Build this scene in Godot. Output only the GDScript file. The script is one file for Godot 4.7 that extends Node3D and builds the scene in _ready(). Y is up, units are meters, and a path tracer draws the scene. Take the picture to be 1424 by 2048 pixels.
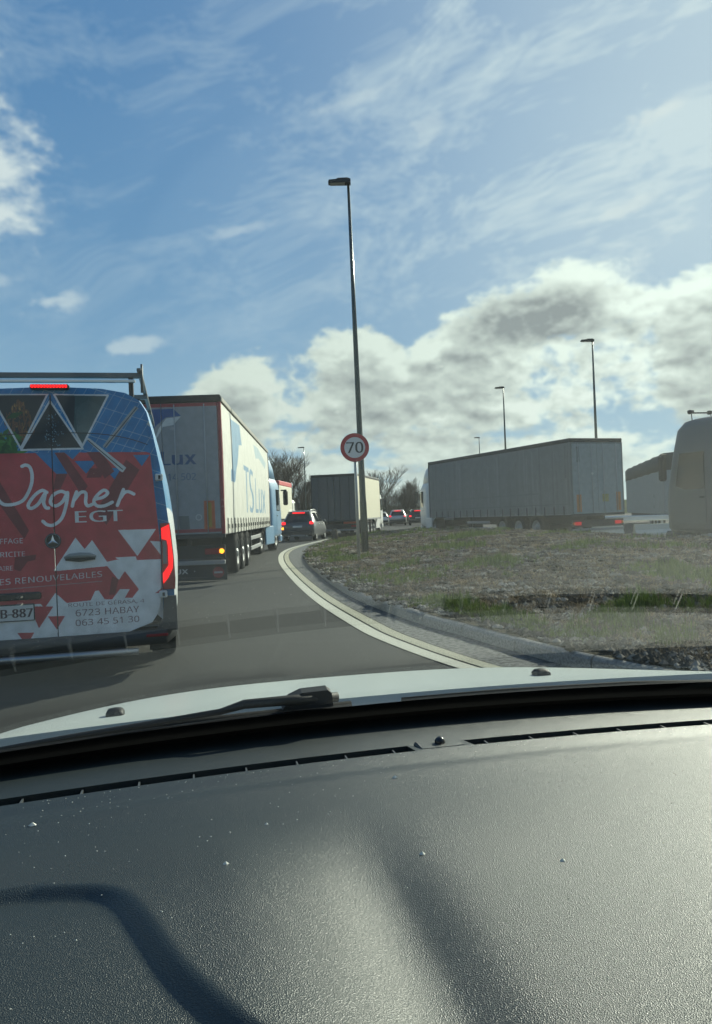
extends Node3D
# A traffic queue seen from the driver's seat through a windscreen. Units are metres, y up, the camera looks along -Z.

const EYE := 1.3
const ROAD_Y := 0.0
var rng := RandomNumberGenerator.new()
var M := {}
var names := {}

func _ready() -> void:
	rng.seed = 7
	# camera: a phone held at the driver's eye, rolled a little
	var cam := Camera3D.new()
	cam.name = "camera"
	cam.position = Vector3(0, EYE, 0)
	cam.rotation_order = EULER_ORDER_YXZ
	cam.rotation_degrees = Vector3(0.26, 0, -2.2)
	cam.fov = 67.25
	cam.near = 0.05
	cam.far = 3000.0
	cam.current = true
	add_child(cam)
	# sky
	var env := Environment.new()
	env.background_mode = Environment.BG_SKY
	var sky := Sky.new()
	var pano := PanoramaSkyMaterial.new()
	pano.panorama = sky_picture()
	sky.sky_material = pano
	env.sky = sky
	env.tonemap_mode = Environment.TONE_MAPPER_LINEAR
	env.tonemap_exposure = 1.52
	env.sdfgi_enabled = true
	env.ssao_enabled = true
	env.ssil_enabled = true
	var we := WorldEnvironment.new()
	we.name = "surroundings"
	we.environment = env
	add_child(we)
	# sun: ahead and to the right, outside the picture
	var sun := DirectionalLight3D.new()
	sun.name = "sun"
	sun.light_energy = 1.6
	sun.light_angular_distance = 0.6
	sun.light_color = Color(0.985, 1.0, 0.91)
	sun.shadow_enabled = true
	add_child(sun)
	sun.look_at_from_position(Vector3.ZERO, -dir_of(SUN_AZ, SUN_EL))
	materials()
	ground_and_road()
	island()
	far_background()
	lamp_posts()
	speed_sign()
	van()
	queue_trucks()
	cars()
	small_things()
	own_car()

const SUN_AZ := 40.0
const SUN_EL := 29.0

func dir_of(az: float, el: float) -> Vector3:
	var a := deg_to_rad(az)
	var e := deg_to_rad(el)
	return Vector3(sin(a) * cos(e), sin(e), -cos(a) * cos(e))

# ------------------------------------------------------------------ sky: air and clouds
var n_cum: FastNoiseLite
var n_det: FastNoiseLite
var n_cir: FastNoiseLite
var n_wrp: FastNoiseLite
const CUMULUS_TOP := [[-180.0, 12.0], [-120.0, 15.0], [-70.0, 11.0], [-45.0, 6.0], [-25.0, 3.0], [-18.0, 5.0], [-14.0, 8.6], [-10.7, 10.4], [-5.6, 12.4], [-1.2, 13.4], [2.6, 12.6], [4.2, 11.0], [5.4, 12.6], [7.5, 14.2], [10.6, 14.8], [16.6, 15.6], [20.6, 15.0], [25.0, 15.6], [45.0, 13.0], [80.0, 11.0], [120.0, 14.0], [180.0, 12.0]]

func cumulus_top(az: float) -> float:
	for k in CUMULUS_TOP.size() - 1:
		if az <= CUMULUS_TOP[k + 1][0]:
			return lerpf(CUMULUS_TOP[k][1], CUMULUS_TOP[k + 1][1], (az - CUMULUS_TOP[k][0]) / (CUMULUS_TOP[k + 1][0] - CUMULUS_TOP[k][0]))
	return 13.0

func blob(az: float, el: float, ca: float, ce: float, ra: float, re: float) -> float:
	var u := (az - ca) / ra
	var v := (el - ce) / re
	return 1.0 - sqrt(u * u + v * v)

const WISPS := [[-25.8, 23.0, 4.2, 4.8, 0.55], [-20.2, 15.3, 1.5, 0.8, 0.30], [-15.4, 12.5, 2.4, 0.7, 0.28], [-26.0, 16.0, 2.6, 0.6, 0.25], [22.5, 25.2, 1.7, 0.55, 0.40], [20.3, 20.0, 2.0, 0.5, 0.30], [-8.5, 20.3, 3.0, 0.35, 0.16], [6.8, 26.6, 0.9, 1.0, 0.16], [1.5, 28.6, 3.2, 0.4, 0.16]]

func heaped(az: float, el: float) -> float:
	var d := dir_of(az, maxf(el, 0.0))
	var q := Vector2(d.x, -d.z) / (d.y + 0.085)
	var n := n_cum.get_noise_2d(q.x * 84.0, q.y * 60.0)
	var flat := 1.15 + 1.5 * smoothstep(13.0, 2.0, el)
	var m := n_det.get_noise_2d(az * 4.6, el * 7.5 * flat)
	var puff := 0.5 - absf(n_det.get_noise_2d(az * 17.0 + 300.0, el * 24.0)) * 1.6
	var bank := clampf((cumulus_top(az) - el) / 3.0, -2.0, 0.44)
	return bank + n * 0.50 + m * 0.70 + puff * 0.26 - 0.10 * smoothstep(12.0, 5.0, el)

func sky_at(d: Vector3, sun: Vector3) -> Color:
	var el := rad_to_deg(asin(clampf(d.y, -1, 1)))
	var az := rad_to_deg(atan2(d.x, -d.z))
	var up := clampf(el / 55.0, 0.0, 1.0)
	var near_sun := maxf(0.0, d.dot(sun))
	var c := Vector3(0.105, 0.305, 0.52).lerp(Vector3(0.058, 0.155, 0.335), pow(up, 0.55))
	c = c.lerp(Vector3(0.52, 0.68, 0.66), exp(-maxf(el, 0.0) / 8.5) * 0.92)
	var side := smoothstep(-24.0, 32.0, az - 0.15 * el + 3.0)
	if absf(az) > 80.0:
		side *= 1.0 - smoothstep(80.0, 150.0, absf(az))
	c += Vector3(0.30, 0.33, 0.30) * pow(near_sun, 6.0) * 0.5
	# thin high cloud: a veil that thickens towards the sun, combed into streaks
	var w := n_wrp.get_noise_3d(d.x * 2.6, d.y * 2.6, d.z * 2.6)
	var tilt := deg_to_rad(13.0 + 9.0 * w)
	var su := (az * cos(tilt) + el * sin(tilt)) + w * 7.0
	var sv := (-az * sin(tilt) + el * cos(tilt)) + w * 2.2
	var st := n_cir.get_noise_2d(su * 4.2, sv * 15.0) * 0.62 + n_cir.get_noise_2d(su * 16.0 + 91.0, sv * 46.0) * 0.52 + n_cir.get_noise_2d(su * 55.0 - 45.0, sv * 150.0) * 0.34
	var broad := n_wrp.get_noise_2d(su * 0.06 + 7.0, sv * 0.10)
	var cir := clampf(0.15 + st * 0.78 + broad * 0.45, 0.0, 1.0) * (0.34 + 0.60 * side) + 0.40 * side * side + 0.24 * side
	cir *= smoothstep(5.0, 19.0, el) * smoothstep(80.0, 45.0, el)
	c = c.lerp(Vector3(0.40, 0.53, 0.60).lerp(Vector3(0.57, 0.69, 0.70), side), clampf(cir, 0.0, 0.88))
	# heaped cloud low down, and torn scraps above it
	var dens := heaped(az, el)
	var m := n_det.get_noise_2d(az * 12.0, el * 21.0)
	var m3 := n_det.get_noise_2d(az * 40.0, el * 64.0)
	var dark := blob(az, el - 0.06 * (az - 13.4), 13.4, 13.5, 6.6, 2.3) + m * 0.35
	dens = maxf(dens, dark * 1.4 + m * 0.2)
	var cover := smoothstep(-0.12, 0.32, dens + m3 * 0.07)
	var thin := 0.0
	for e in WISPS:
		if absf(az - e[0]) < e[2] * 2.2 and absf(el - e[1]) < e[3] * 2.6 + 0.5:
			var b := blob(az + m * 1.2, el - 0.22 * (az - e[0]) * (0.0 if e[3] > 2.0 else 1.0), e[0], e[1], e[2], e[3])
			thin = maxf(thin, smoothstep(-0.25, 0.75, b + m * 0.9 + m3 * 0.22) * e[4] * 1.6)
	c = c.lerp(Vector3(0.62, 0.71, 0.69), clampf(thin, 0.0, 0.85))
	if cover > 0.0:
		var over := heaped(az + 0.5, el + 1.5)
		var fine := n_det.get_noise_2d((az + 0.3) * 12.0, (el + 0.6) * 21.0)
		var lit := 1.02 - 0.62 * smoothstep(-0.05, 0.85, over) + (m - fine) * 0.42 + m3 * 0.10
		lit = lerpf(lit, minf(lit, 0.06 + 0.55 * m + 0.25 * m3), smoothstep(-0.1, 0.60, dark))
		var glare := 0.86 + 0.26 * side + 0.30 * pow(near_sun, 5.0)
		var cc := Vector3(0.26, 0.305, 0.30).lerp(Vector3(0.62, 0.72, 0.64) * glare, clampf(lit, 0.0, 1.0))
		cc = cc.lerp(Vector3(0.56, 0.68, 0.65), smoothstep(6.5, 0.5, el) * 0.5)
		c = c.lerp(cc, cover * (0.96 - 0.3 * smoothstep(4.0, 0.0, el)))
	c *= 0.82
	return Color(c.x, c.y, c.z)

func sky_picture() -> ImageTexture:
	n_cum = noise(0.012, 21, 5)
	n_det = noise(0.022, 5, 4)
	n_cir = noise(0.011, 14, 4)
	n_wrp = noise(0.9, 33, 3)
	var sun := dir_of(SUN_AZ, SUN_EL)
	var w := 4096
	var small := Image.create(512, 128, false, Image.FORMAT_RGBF)
	for y in 128:
		for x in 512:
			small.set_pixel(x, y, sky_at(dir_of((x + 0.5) / 512.0 * 360.0 - 180.0, 90.0 - (y + 0.5) / 128.0 * 90.0), sun))
	small.resize(w, 1024, Image.INTERPOLATE_BILINEAR)
	# the same sky again, finer, where a viewer looks
	for y in range(460, 1024):
		for x in range(1660, 2436):
			small.set_pixel(x, y, sky_at(dir_of((x + 0.5) / w * 360.0 - 180.0, 90.0 - (y + 0.5) / 1024.0 * 90.0), sun))
	var im := Image.create(w, 2048, false, Image.FORMAT_RGBF)
	im.fill(Color(0.10, 0.10, 0.09))
	im.blit_rect(small, Rect2i(w / 2, 0, w / 2, 1024), Vector2i.ZERO)   # the panorama begins straight ahead
	im.blit_rect(small, Rect2i(0, 0, w / 2, 1024), Vector2i(w / 2, 0))
	return ImageTexture.create_from_image(im)
# ------------------------------------------------------------------ small helpers
func lin(r: float, g: float, b: float, a := 1.0) -> Color:
	var c := Color(r, g, b).linear_to_srgb()
	c.a = a
	return c

func mat(c: Color, rough := 0.6, metal := 0.0, spec := 0.5) -> StandardMaterial3D:
	var m := StandardMaterial3D.new()
	m.albedo_color = c
	m.roughness = rough
	m.metallic = metal
	m.metallic_specular = spec
	m.cull_mode = BaseMaterial3D.CULL_DISABLED
	return m

func glow(c: Color, energy: float, base: Color) -> StandardMaterial3D:
	var m := mat(base, 0.3)
	m.emission_enabled = true
	m.emission = c
	m.emission_energy_multiplier = energy
	return m

func noise(freq: float, s: int, octaves := 4, kind := FastNoiseLite.TYPE_SIMPLEX_SMOOTH) -> FastNoiseLite:
	var n := FastNoiseLite.new()
	n.noise_type = kind
	n.seed = s
	n.frequency = freq
	n.fractal_type = FastNoiseLite.FRACTAL_FBM
	n.fractal_octaves = octaves
	return n

func ramp(stops: Array) -> Gradient:
	var g := Gradient.new()
	var o := PackedFloat32Array()
	var c := PackedColorArray()
	for s in stops:
		o.append(s[0])
		c.append(s[1])
	g.offsets = o
	g.colors = c
	return g

func noise_tex(n: FastNoiseLite, stops: Array, size := 512) -> NoiseTexture2D:
	var t := NoiseTexture2D.new()
	t.width = size
	t.height = size
	t.seamless = true
	t.noise = n
	t.color_ramp = ramp(stops)
	return t

func bump_tex(n: FastNoiseLite, strength: float, size := 512) -> NoiseTexture2D:
	var t := NoiseTexture2D.new()
	t.width = size
	t.height = size
	t.seamless = true
	t.noise = n
	t.as_normal_map = true
	t.bump_strength = strength
	return t

func tri_world(m: StandardMaterial3D, scale: float, world := true) -> StandardMaterial3D:
	m.uv1_triplanar = true
	m.uv1_world_triplanar = world
	m.uv1_scale = Vector3.ONE * scale
	return m

func numbered(called: String) -> String:
	var k: int = names.get(called, 0)
	names[called] = k + 1
	return called if k == 0 else "%s_%03d" % [called, k]

func thing(called: String, label: String, category: String, at := Vector3.ZERO, turn := 0.0, group := "") -> Node3D:
	var o := Node3D.new()
	o.name = numbered(called)
	add_child(o)
	o.position = at
	o.rotation_degrees.y = turn
	o.set_meta("label", label)
	o.set_meta("category", category)
	if group != "":
		o.set_meta("group", group)
	return o

func new_st(smooth := false) -> SurfaceTool:
	var st := SurfaceTool.new()
	st.begin(Mesh.PRIMITIVE_TRIANGLES)
	st.set_smooth_group(0 if smooth else -1)
	return st

func commit(st: SurfaceTool) -> ArrayMesh:
	st.generate_normals()
	return st.commit()

func put(called: String, st, m: Material, parent: Node) -> MeshInstance3D:
	var o := MeshInstance3D.new()
	o.name = called
	o.mesh = commit(st) if st is SurfaceTool else st
	o.material_override = m
	parent.add_child(o, true)
	return o

func structure(called: String, st, m: Material) -> MeshInstance3D:
	var o := put(called, st, m, self)
	o.set_meta("kind", "structure")
	return o

func tri(st: SurfaceTool, a: Vector3, b: Vector3, c: Vector3) -> void:
	st.add_vertex(a)
	st.add_vertex(b)
	st.add_vertex(c)

func quad(st: SurfaceTool, a: Vector3, b: Vector3, c: Vector3, d: Vector3) -> void:
	tri(st, a, b, c)
	tri(st, a, c, d)

func quad_uv(st: SurfaceTool, p: Array, uv: Array) -> void:
	for k in [0, 1, 2, 0, 2, 3]:
		st.set_uv(uv[k])
		st.add_vertex(p[k])

# box with chamfered edges between two corners
func box(st: SurfaceTool, lo: Vector3, hi: Vector3, r := 0.0, xf := Transform3D()) -> void:
	var c := (lo + hi) * 0.5
	var h := (hi - lo).abs() * 0.5
	r = minf(r, minf(h.x, minf(h.y, h.z)) * 0.9)
	if r <= 0.0:
		for ax in 3:
			for s in [-1.0, 1.0]:
				var n := Vector3.ZERO
				n[ax] = s
				var u := Vector3.ZERO
				u[(ax + 1) % 3] = s
				var v := n.cross(u)
				quad(st, xf * (c + (n - u - v) * h), xf * (c + (n - u + v) * h), xf * (c + (n + u + v) * h), xf * (c + (n + u - v) * h))
		return
	var g := h - Vector3.ONE * r
	for ax in 3:
		for s in [-1.0, 1.0]:
			var n := Vector3.ZERO
			n[ax] = s
			var u := Vector3.ZERO
			u[(ax + 1) % 3] = s
			var v := n.cross(u)
			quad(st, xf * (c + n * h + (-u - v) * g), xf * (c + n * h + (-u + v) * g), xf * (c + n * h + (u + v) * g), xf * (c + n * h + (u - v) * g))
	for ax in 3:
		var b := (ax + 1) % 3
		var d := (ax + 2) % 3
		for sb in [-1.0, 1.0]:
			for sd in [-1.0, 1.0]:
				var p := []
				for sa in [-1.0, 1.0]:
					var q := Vector3.ZERO
					q[ax] = sa * g[ax]
					var q1 := q
					q1[b] = sb * h[b]
					q1[d] = sd * g[d]
					var q2 := q
					q2[b] = sb * g[b]
					q2[d] = sd * h[d]
					p.append([xf * (c + q1), xf * (c + q2)])
				if sb * sd > 0:
					quad(st, p[0][0], p[1][0], p[1][1], p[0][1])
				else:
					quad(st, p[0][1], p[1][1], p[1][0], p[0][0])
	for sx in [-1.0, 1.0]:
		for sy in [-1.0, 1.0]:
			for sz in [-1.0, 1.0]:
				var a := xf * (c + Vector3(sx * h.x, sy * g.y, sz * g.z))
				var b2 := xf * (c + Vector3(sx * g.x, sy * h.y, sz * g.z))
				var d2 := xf * (c + Vector3(sx * g.x, sy * g.y, sz * h.z))
				if sx * sy * sz > 0:
					tri(st, a, d2, b2)
				else:
					tri(st, a, b2, d2)

func boxed(called: String, lo: Vector3, hi: Vector3, r: float, m: Material, parent: Node) -> MeshInstance3D:
	var st := new_st()
	box(st, lo, hi, r)
	return put(called, st, m, parent)

# tube along points with a radius at each point
func tube(st: SurfaceTool, pts: Array, radii: Array, sides := 8, caps := true) -> void:
	var rings := []
	for i in pts.size():
		var dir: Vector3 = (pts[mini(i + 1, pts.size() - 1)] - pts[maxi(i - 1, 0)]).normalized()
		var ref := Vector3.UP if absf(dir.y) < 0.9 else Vector3.RIGHT
		var u := dir.cross(ref).normalized()
		var v := dir.cross(u).normalized()
		var ring := []
		for k in sides:
			var a := TAU * k / sides
			ring.append(pts[i] + (u * cos(a) + v * sin(a)) * radii[i])
		rings.append(ring)
	loft(st, rings, true, caps)

func loft(st: SurfaceTool, rings: Array, closed := true, caps := true) -> void:
	var n: int = rings[0].size()
	for i in rings.size() - 1:
		for k in (n if closed else n - 1):
			var k2 := (k + 1) % n
			quad(st, rings[i][k], rings[i][k2], rings[i + 1][k2], rings[i + 1][k])
	if caps:
		for e in [0, rings.size() - 1]:
			var c := Vector3.ZERO
			for p in rings[e]:
				c += p
			c /= n
			for k in n:
				if e == 0:
					tri(st, c, rings[e][(k + 1) % n], rings[e][k])
				else:
					tri(st, c, rings[e][k], rings[e][(k + 1) % n])

# profile [[along, radius], ...] spun about the x axis
func lathe_x(st: SurfaceTool, profile: Array, at: Vector3, sides := 28) -> void:
	var rings := []
	for p in profile:
		var ring := []
		for k in sides:
			var a := TAU * k / sides
			ring.append(at + Vector3(p[0], p[1] * cos(a), p[1] * sin(a)))
		rings.append(ring)
	loft(st, rings, true, false)

# prism: a flat outline (x, y) pushed from z0 to z1
func prism(st: SurfaceTool, outline: PackedVector2Array, z0: float, z1: float, xf := Transform3D()) -> void:
	var ids := Geometry2D.triangulate_polygon(outline)
	for k in range(0, ids.size(), 3):
		var a := outline[ids[k]]
		var b := outline[ids[k + 1]]
		var c := outline[ids[k + 2]]
		tri(st, xf * Vector3(a.x, a.y, z1), xf * Vector3(c.x, c.y, z1), xf * Vector3(b.x, b.y, z1))
		tri(st, xf * Vector3(a.x, a.y, z0), xf * Vector3(b.x, b.y, z0), xf * Vector3(c.x, c.y, z0))
	for k in outline.size():
		var a := outline[k]
		var b := outline[(k + 1) % outline.size()]
		quad(st, xf * Vector3(a.x, a.y, z0), xf * Vector3(a.x, a.y, z1), xf * Vector3(b.x, b.y, z1), xf * Vector3(b.x, b.y, z0))

# outline in the (z, y) plane pushed across x
func prism_x(st: SurfaceTool, zy: PackedVector2Array, x0: float, x1: float) -> void:
	prism(st, zy, x0, x1, Transform3D(Basis(Vector3(0, 0, 1), Vector3(0, 1, 0), Vector3(1, 0, 0)), Vector3.ZERO))

# rounded rectangle ring lying level at height y (x half width, front and rear z)
func level_ring(y: float, hw: float, zf: float, zr: float, r: float, per := 4) -> Array:
	var out := []
	r = minf(r, minf(hw, absf(zr - zf) * 0.5) * 0.98)
	for c in [[hw - r, zr - r, 0.0], [-hw + r, zr - r, 90.0], [-hw + r, zf + r, 180.0], [hw - r, zf + r, 270.0]]:
		for k in per + 1:
			var a: float = deg_to_rad(c[2] + 90.0 * k / per)
			out.append(Vector3(c[0] + r * cos(a), y, c[1] + r * sin(a)))
	return out

func curve(pts: Array, steps: int) -> Array:
	var out := []
	for i in pts.size() - 1:
		var p0 = pts[maxi(i - 1, 0)]
		var p3 = pts[mini(i + 2, pts.size() - 1)]
		for k in steps:
			var t := float(k) / steps
			out.append(pts[i].cubic_interpolate(pts[i + 1], p0, p3, t))
	out.append(pts[-1])
	return out

func smooth(a: float, b: float, x: float) -> float:
	return smoothstep(a, b, x)

# ------------------------------------------------------------------ flat print: triangles, strokes and letters filled into an Image
class Print:
	var im: Image
	var lo: Vector2
	var s: float
	var hi_y: float
	func _init(w: float, h: float, low: Vector2, scale: float, ground: Color) -> void:
		s = scale
		lo = low
		hi_y = low.y + h
		im = Image.create(int(w * s), int(h * s), false, Image.FORMAT_RGBA8)
		im.fill(ground)
	func px(p: Vector2) -> Vector2:
		return Vector2((p.x - lo.x) * s, (hi_y - p.y) * s)
	func uv(p: Vector2) -> Vector2:
		return px(p) / Vector2(im.get_size())
	func tri(a: Vector2, b: Vector2, c: Vector2, col: Color) -> void:
		var q := [px(a), px(b), px(c)]
		var y0 := int(floor(minf(q[0].y, minf(q[1].y, q[2].y))))
		var y1 := int(ceil(maxf(q[0].y, maxf(q[1].y, q[2].y))))
		for y in range(maxi(y0, 0), mini(y1 + 1, im.get_height())):
			var yc := y + 0.5
			var x0 := 1e9
			var x1 := -1e9
			for k in 3:
				var u: Vector2 = q[k]
				var v: Vector2 = q[(k + 1) % 3]
				if (u.y <= yc) != (v.y <= yc):
					var x: float = u.x + (yc - u.y) / (v.y - u.y) * (v.x - u.x)
					x0 = minf(x0, x)
					x1 = maxf(x1, x)
			if x1 > x0:
				var l := int(round(x0))
				var r := int(round(x1))
				if r > l:
					im.fill_rect(Rect2i(l, y, r - l, 1), col)
	func poly(pts: Array, col: Color) -> void:
		var p := PackedVector2Array(pts)
		var ids := Geometry2D.triangulate_polygon(p)
		for k in range(0, ids.size(), 3):
			tri(p[ids[k]], p[ids[k + 1]], p[ids[k + 2]], col)
	func disc(c: Vector2, r: float, col: Color) -> void:
		for k in 16:
			tri(c, c + Vector2.from_angle(TAU * k / 16) * r, c + Vector2.from_angle(TAU * (k + 1) / 16) * r, col)
	func stroke(pts: Array, w: float, col: Color, round_ends := true) -> void:
		for k in pts.size() - 1:
			var n: Vector2 = (pts[k + 1] - pts[k]).orthogonal().normalized() * w * 0.5
			tri(pts[k] + n, pts[k + 1] + n, pts[k + 1] - n, col)
			tri(pts[k] + n, pts[k + 1] - n, pts[k] - n, col)
		if round_ends:
			for p in pts:
				disc(p, w * 0.5, col)
	# words with the lower left corner at `at`, cap height h, stretched to width w
	func words(text: String, at: Vector2, w: float, h: float, col: Color, slope := 0.0, bold := 0.0) -> void:
		var tm := TextMesh.new()
		var f := SystemFont.new()
		f.font_names = PackedStringArray(["Droid Sans"])
		tm.font = f
		tm.text = text
		tm.font_size = 64
		tm.pixel_size = 0.01
		tm.depth = 0.1
		var a := tm.get_mesh_arrays()
		var v: PackedVector3Array = a[Mesh.ARRAY_VERTEX]
		var ids: PackedInt32Array = a[Mesh.ARRAY_INDEX] if a[Mesh.ARRAY_INDEX] != null else PackedInt32Array(range(v.size()))
		var b0 := Vector2(1e9, 1e9)
		var b1 := -b0
		for p in v:
			b0 = b0.min(Vector2(p.x, p.y))
			b1 = b1.max(Vector2(p.x, p.y))
		var k := Vector2(w, h) / (b1 - b0)
		for i in range(0, ids.size(), 3):
			var z := v[ids[i]].z + v[ids[i + 1]].z + v[ids[i + 2]].z
			if z < 0.14:
				continue
			var q := []
			for j in 3:
				var p := v[ids[i + j]]
				var e := (Vector2(p.x, p.y) - b0) * k
				q.append(at + e + Vector2(0, e.x * slope))
			tri(q[0], q[1], q[2], col)
			if bold > 0.0:
				for d in [Vector2(bold, 0), Vector2(-bold, 0)]:
					tri(q[0] + d, q[1] + d, q[2] + d, col)
	func grime(amount: float, sd: int, freq: float) -> void:
		var n := FastNoiseLite.new()
		n.seed = sd
		n.frequency = freq
		n.fractal_octaves = 5
		var g := n.get_image(im.get_width(), im.get_height())
		g.convert(Image.FORMAT_RGBA8)
		var d := g.get_data()
		var t := im.get_data()
		for i in range(0, d.size(), 4):
			var f := 1.0 - amount * (1.0 - d[i] / 255.0)
			t[i] = int(t[i] * f)
			t[i + 1] = int(t[i + 1] * f)
			t[i + 2] = int(t[i + 2] * f)
		im = Image.create_from_data(im.get_width(), im.get_height(), false, Image.FORMAT_RGBA8, t)
	func texture() -> ImageTexture:
		return ImageTexture.create_from_image(im)

func V2(a: Array) -> Array:
	var o := []
	for p in a:
		o.append(Vector2(p[0], p[1]))
	return o
# ------------------------------------------------------------------ materials
func materials() -> void:
	var as_n := noise(0.35, 3, 3)
	M.asphalt = tri_world(mat(Color.WHITE, 0.88, 0.0, 0.35), 0.55)
	M.asphalt.albedo_texture = noise_tex(as_n, [[0.0, lin(0.040, 0.041, 0.040)], [0.42, lin(0.062, 0.063, 0.060)], [0.58, lin(0.074, 0.075, 0.072)], [0.72, lin(0.12, 0.12, 0.115)], [1.0, lin(0.22, 0.22, 0.21)]], 1024)
	M.asphalt.normal_enabled = true
	M.asphalt.normal_texture = bump_tex(as_n, 10.0, 1024)
	M.asphalt.normal_scale = 0.8
	M.asphalt.vertex_color_use_as_albedo = true
	var earth := noise(0.06, 8, 6)
	M.earth = tri_world(mat(Color.WHITE, 0.95, 0.0, 0.2), 0.35)
	M.earth.albedo_texture = noise_tex(earth, [[0.0, lin(0.42, 0.42, 0.40)], [0.45, lin(0.75, 0.74, 0.72)], [0.62, lin(0.95, 0.94, 0.9)], [1.0, lin(1.0, 1.0, 1.0)]], 1024)
	M.earth.vertex_color_use_as_albedo = true
	M.earth.normal_enabled = true
	M.earth.normal_texture = bump_tex(earth, 14.0, 1024)
	M.concrete = tri_world(mat(Color.WHITE, 0.9, 0.0, 0.3), 1.3)
	M.concrete.albedo_texture = noise_tex(noise(0.05, 4, 6), [[0.0, lin(0.10, 0.10, 0.095)], [0.45, lin(0.17, 0.17, 0.165)], [0.7, lin(0.22, 0.22, 0.21)], [1.0, lin(0.30, 0.30, 0.28)]])
	M.gutter = tri_world(mat(Color.WHITE, 0.8, 0.0, 0.35), 0.9)
	M.gutter.albedo_texture = noise_tex(noise(0.03, 9, 6), [[0.0, lin(0.03, 0.03, 0.03)], [0.38, lin(0.055, 0.058, 0.058)], [0.5, lin(0.105, 0.108, 0.108)], [0.7, lin(0.135, 0.138, 0.138)], [1.0, lin(0.17, 0.17, 0.165)]])
	M.marking = tri_world(mat(Color.WHITE, 0.75, 0.0, 0.35), 1.6)
	M.marking.albedo_texture = noise_tex(noise(0.09, 12, 5), [[0.0, lin(0.16, 0.15, 0.12)], [0.26, lin(0.36, 0.355, 0.30)], [0.42, lin(0.48, 0.475, 0.395)], [1.0, lin(0.58, 0.575, 0.485)]])
	M.marking_old = tri_world(mat(Color.WHITE, 0.8, 0.0, 0.35), 1.3)
	M.marking_old.albedo_texture = noise_tex(noise(0.07, 15, 5), [[0.0, lin(0.12, 0.12, 0.10)], [0.4, lin(0.30, 0.29, 0.22)], [0.65, lin(0.42, 0.41, 0.31)], [1.0, lin(0.52, 0.50, 0.38)]])
	M.kerb = tri_world(mat(Color.WHITE, 0.9, 0.0, 0.3), 1.1)
	M.kerb.albedo_texture = noise_tex(noise(0.06, 41, 6), [[0.0, lin(0.10, 0.09, 0.085)], [0.4, lin(0.28, 0.265, 0.245)], [0.7, lin(0.40, 0.385, 0.355)], [1.0, lin(0.50, 0.485, 0.45)]])
	M.rubber = mat(lin(0.013, 0.013, 0.014), 0.85, 0.0, 0.25)
	M.black = mat(lin(0.012, 0.012, 0.013), 0.6)
	M.black_gloss = mat(lin(0.010, 0.010, 0.011), 0.25)
	M.dark = mat(lin(0.022, 0.024, 0.026), 0.6)
	M.chassis = mat(lin(0.014, 0.014, 0.016), 0.7)
	M.rim = mat(lin(0.32, 0.33, 0.33), 0.5, 0.6)
	M.rim_dull = mat(lin(0.26, 0.265, 0.27), 0.6, 0.3)
	M.steel = mat(lin(0.40, 0.41, 0.41), 0.42, 0.85)
	M.alu = mat(lin(0.60, 0.61, 0.60), 0.35, 0.8)
	M.rack = mat(lin(0.13, 0.14, 0.14), 0.5, 0.3)
	M.glass_dark = mat(lin(0.012, 0.016, 0.018), 0.06, 0.0, 0.42)
	M.lamp_red = glow(Color(1.0, 0.06, 0.07), 1.0, lin(0.5, 0.02, 0.02))
	M.lamp_red_dim = glow(Color(1.0, 0.10, 0.12), 0.28, lin(0.35, 0.02, 0.02))
	M.lamp_red_bright = glow(Color(1.0, 0.10, 0.14), 1.6, lin(0.6, 0.03, 0.03))
	M.lamp_red_off = mat(lin(0.24, 0.015, 0.02), 0.2)
	M.lamp_amber = glow(Color(1.0, 0.62, 0.12), 2.2, lin(0.7, 0.35, 0.05))
	M.lens_orange = mat(lin(0.55, 0.17, 0.03), 0.3)
	M.plate = mat(lin(0.62, 0.62, 0.60), 0.5)
	M.plate_ink = mat(lin(0.10, 0.012, 0.012), 0.6)
	M.bark = mat(lin(0.085, 0.075, 0.062), 0.95, 0.0, 0.2)
	M.twig = mat(lin(0.11, 0.092, 0.075), 0.95, 0.0, 0.2)
	M.post_green = mat(lin(0.016, 0.030, 0.025), 0.2, 0.0, 0.6)
	M.galv = tri_world(mat(Color.WHITE, 0.5, 0.6), 3.0)
	M.galv.albedo_texture = noise_tex(noise(0.05, 19, 4), [[0.0, lin(0.28, 0.29, 0.28)], [1.0, lin(0.46, 0.47, 0.46)]], 256)

# ------------------------------------------------------------------ ground, road, kerb, markings
const EDGE := [[3.9, -1.6, 4.7, -1.9], [2.8, -3.0, 3.5, -3.25], [1.75, -4.6, 2.5, -4.75], [0.87, -6.21, 1.72, -6.2], [0.24, -7.83, 1.1, -7.9], [-0.14, -9.26, 0.6, -9.35], [-0.80, -12.49, -0.15, -12.4], [-1.62, -17.6, -0.92, -17.5], [-2.42, -23.5, -1.60, -23.5], [-2.88, -29.0, -1.86, -29.0], [-2.85, -34.0, -1.78, -34.0], [-2.25, -40.0, -1.38, -40.0], [-1.5, -46.0, -0.65, -44.6]]
const FAR_EDGE := [[-0.65, -44.6], [0.1, -45.7], [1.2, -45.2], [2.3, -43.0], [3.1, -39.5], [5.0, -33.8], [6.9, -28.2], [7.3, -22.0], [8.0, -16.0], [9.4, -10.0], [10.6, -4.5], [9.6, -2.0], [7.0, -1.3], [4.7, -1.9]]
var inner := []     # kerb line, near to far, Vector2(x, z)
var outer := []     # outer edge of the white line
var island_edge := []

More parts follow.
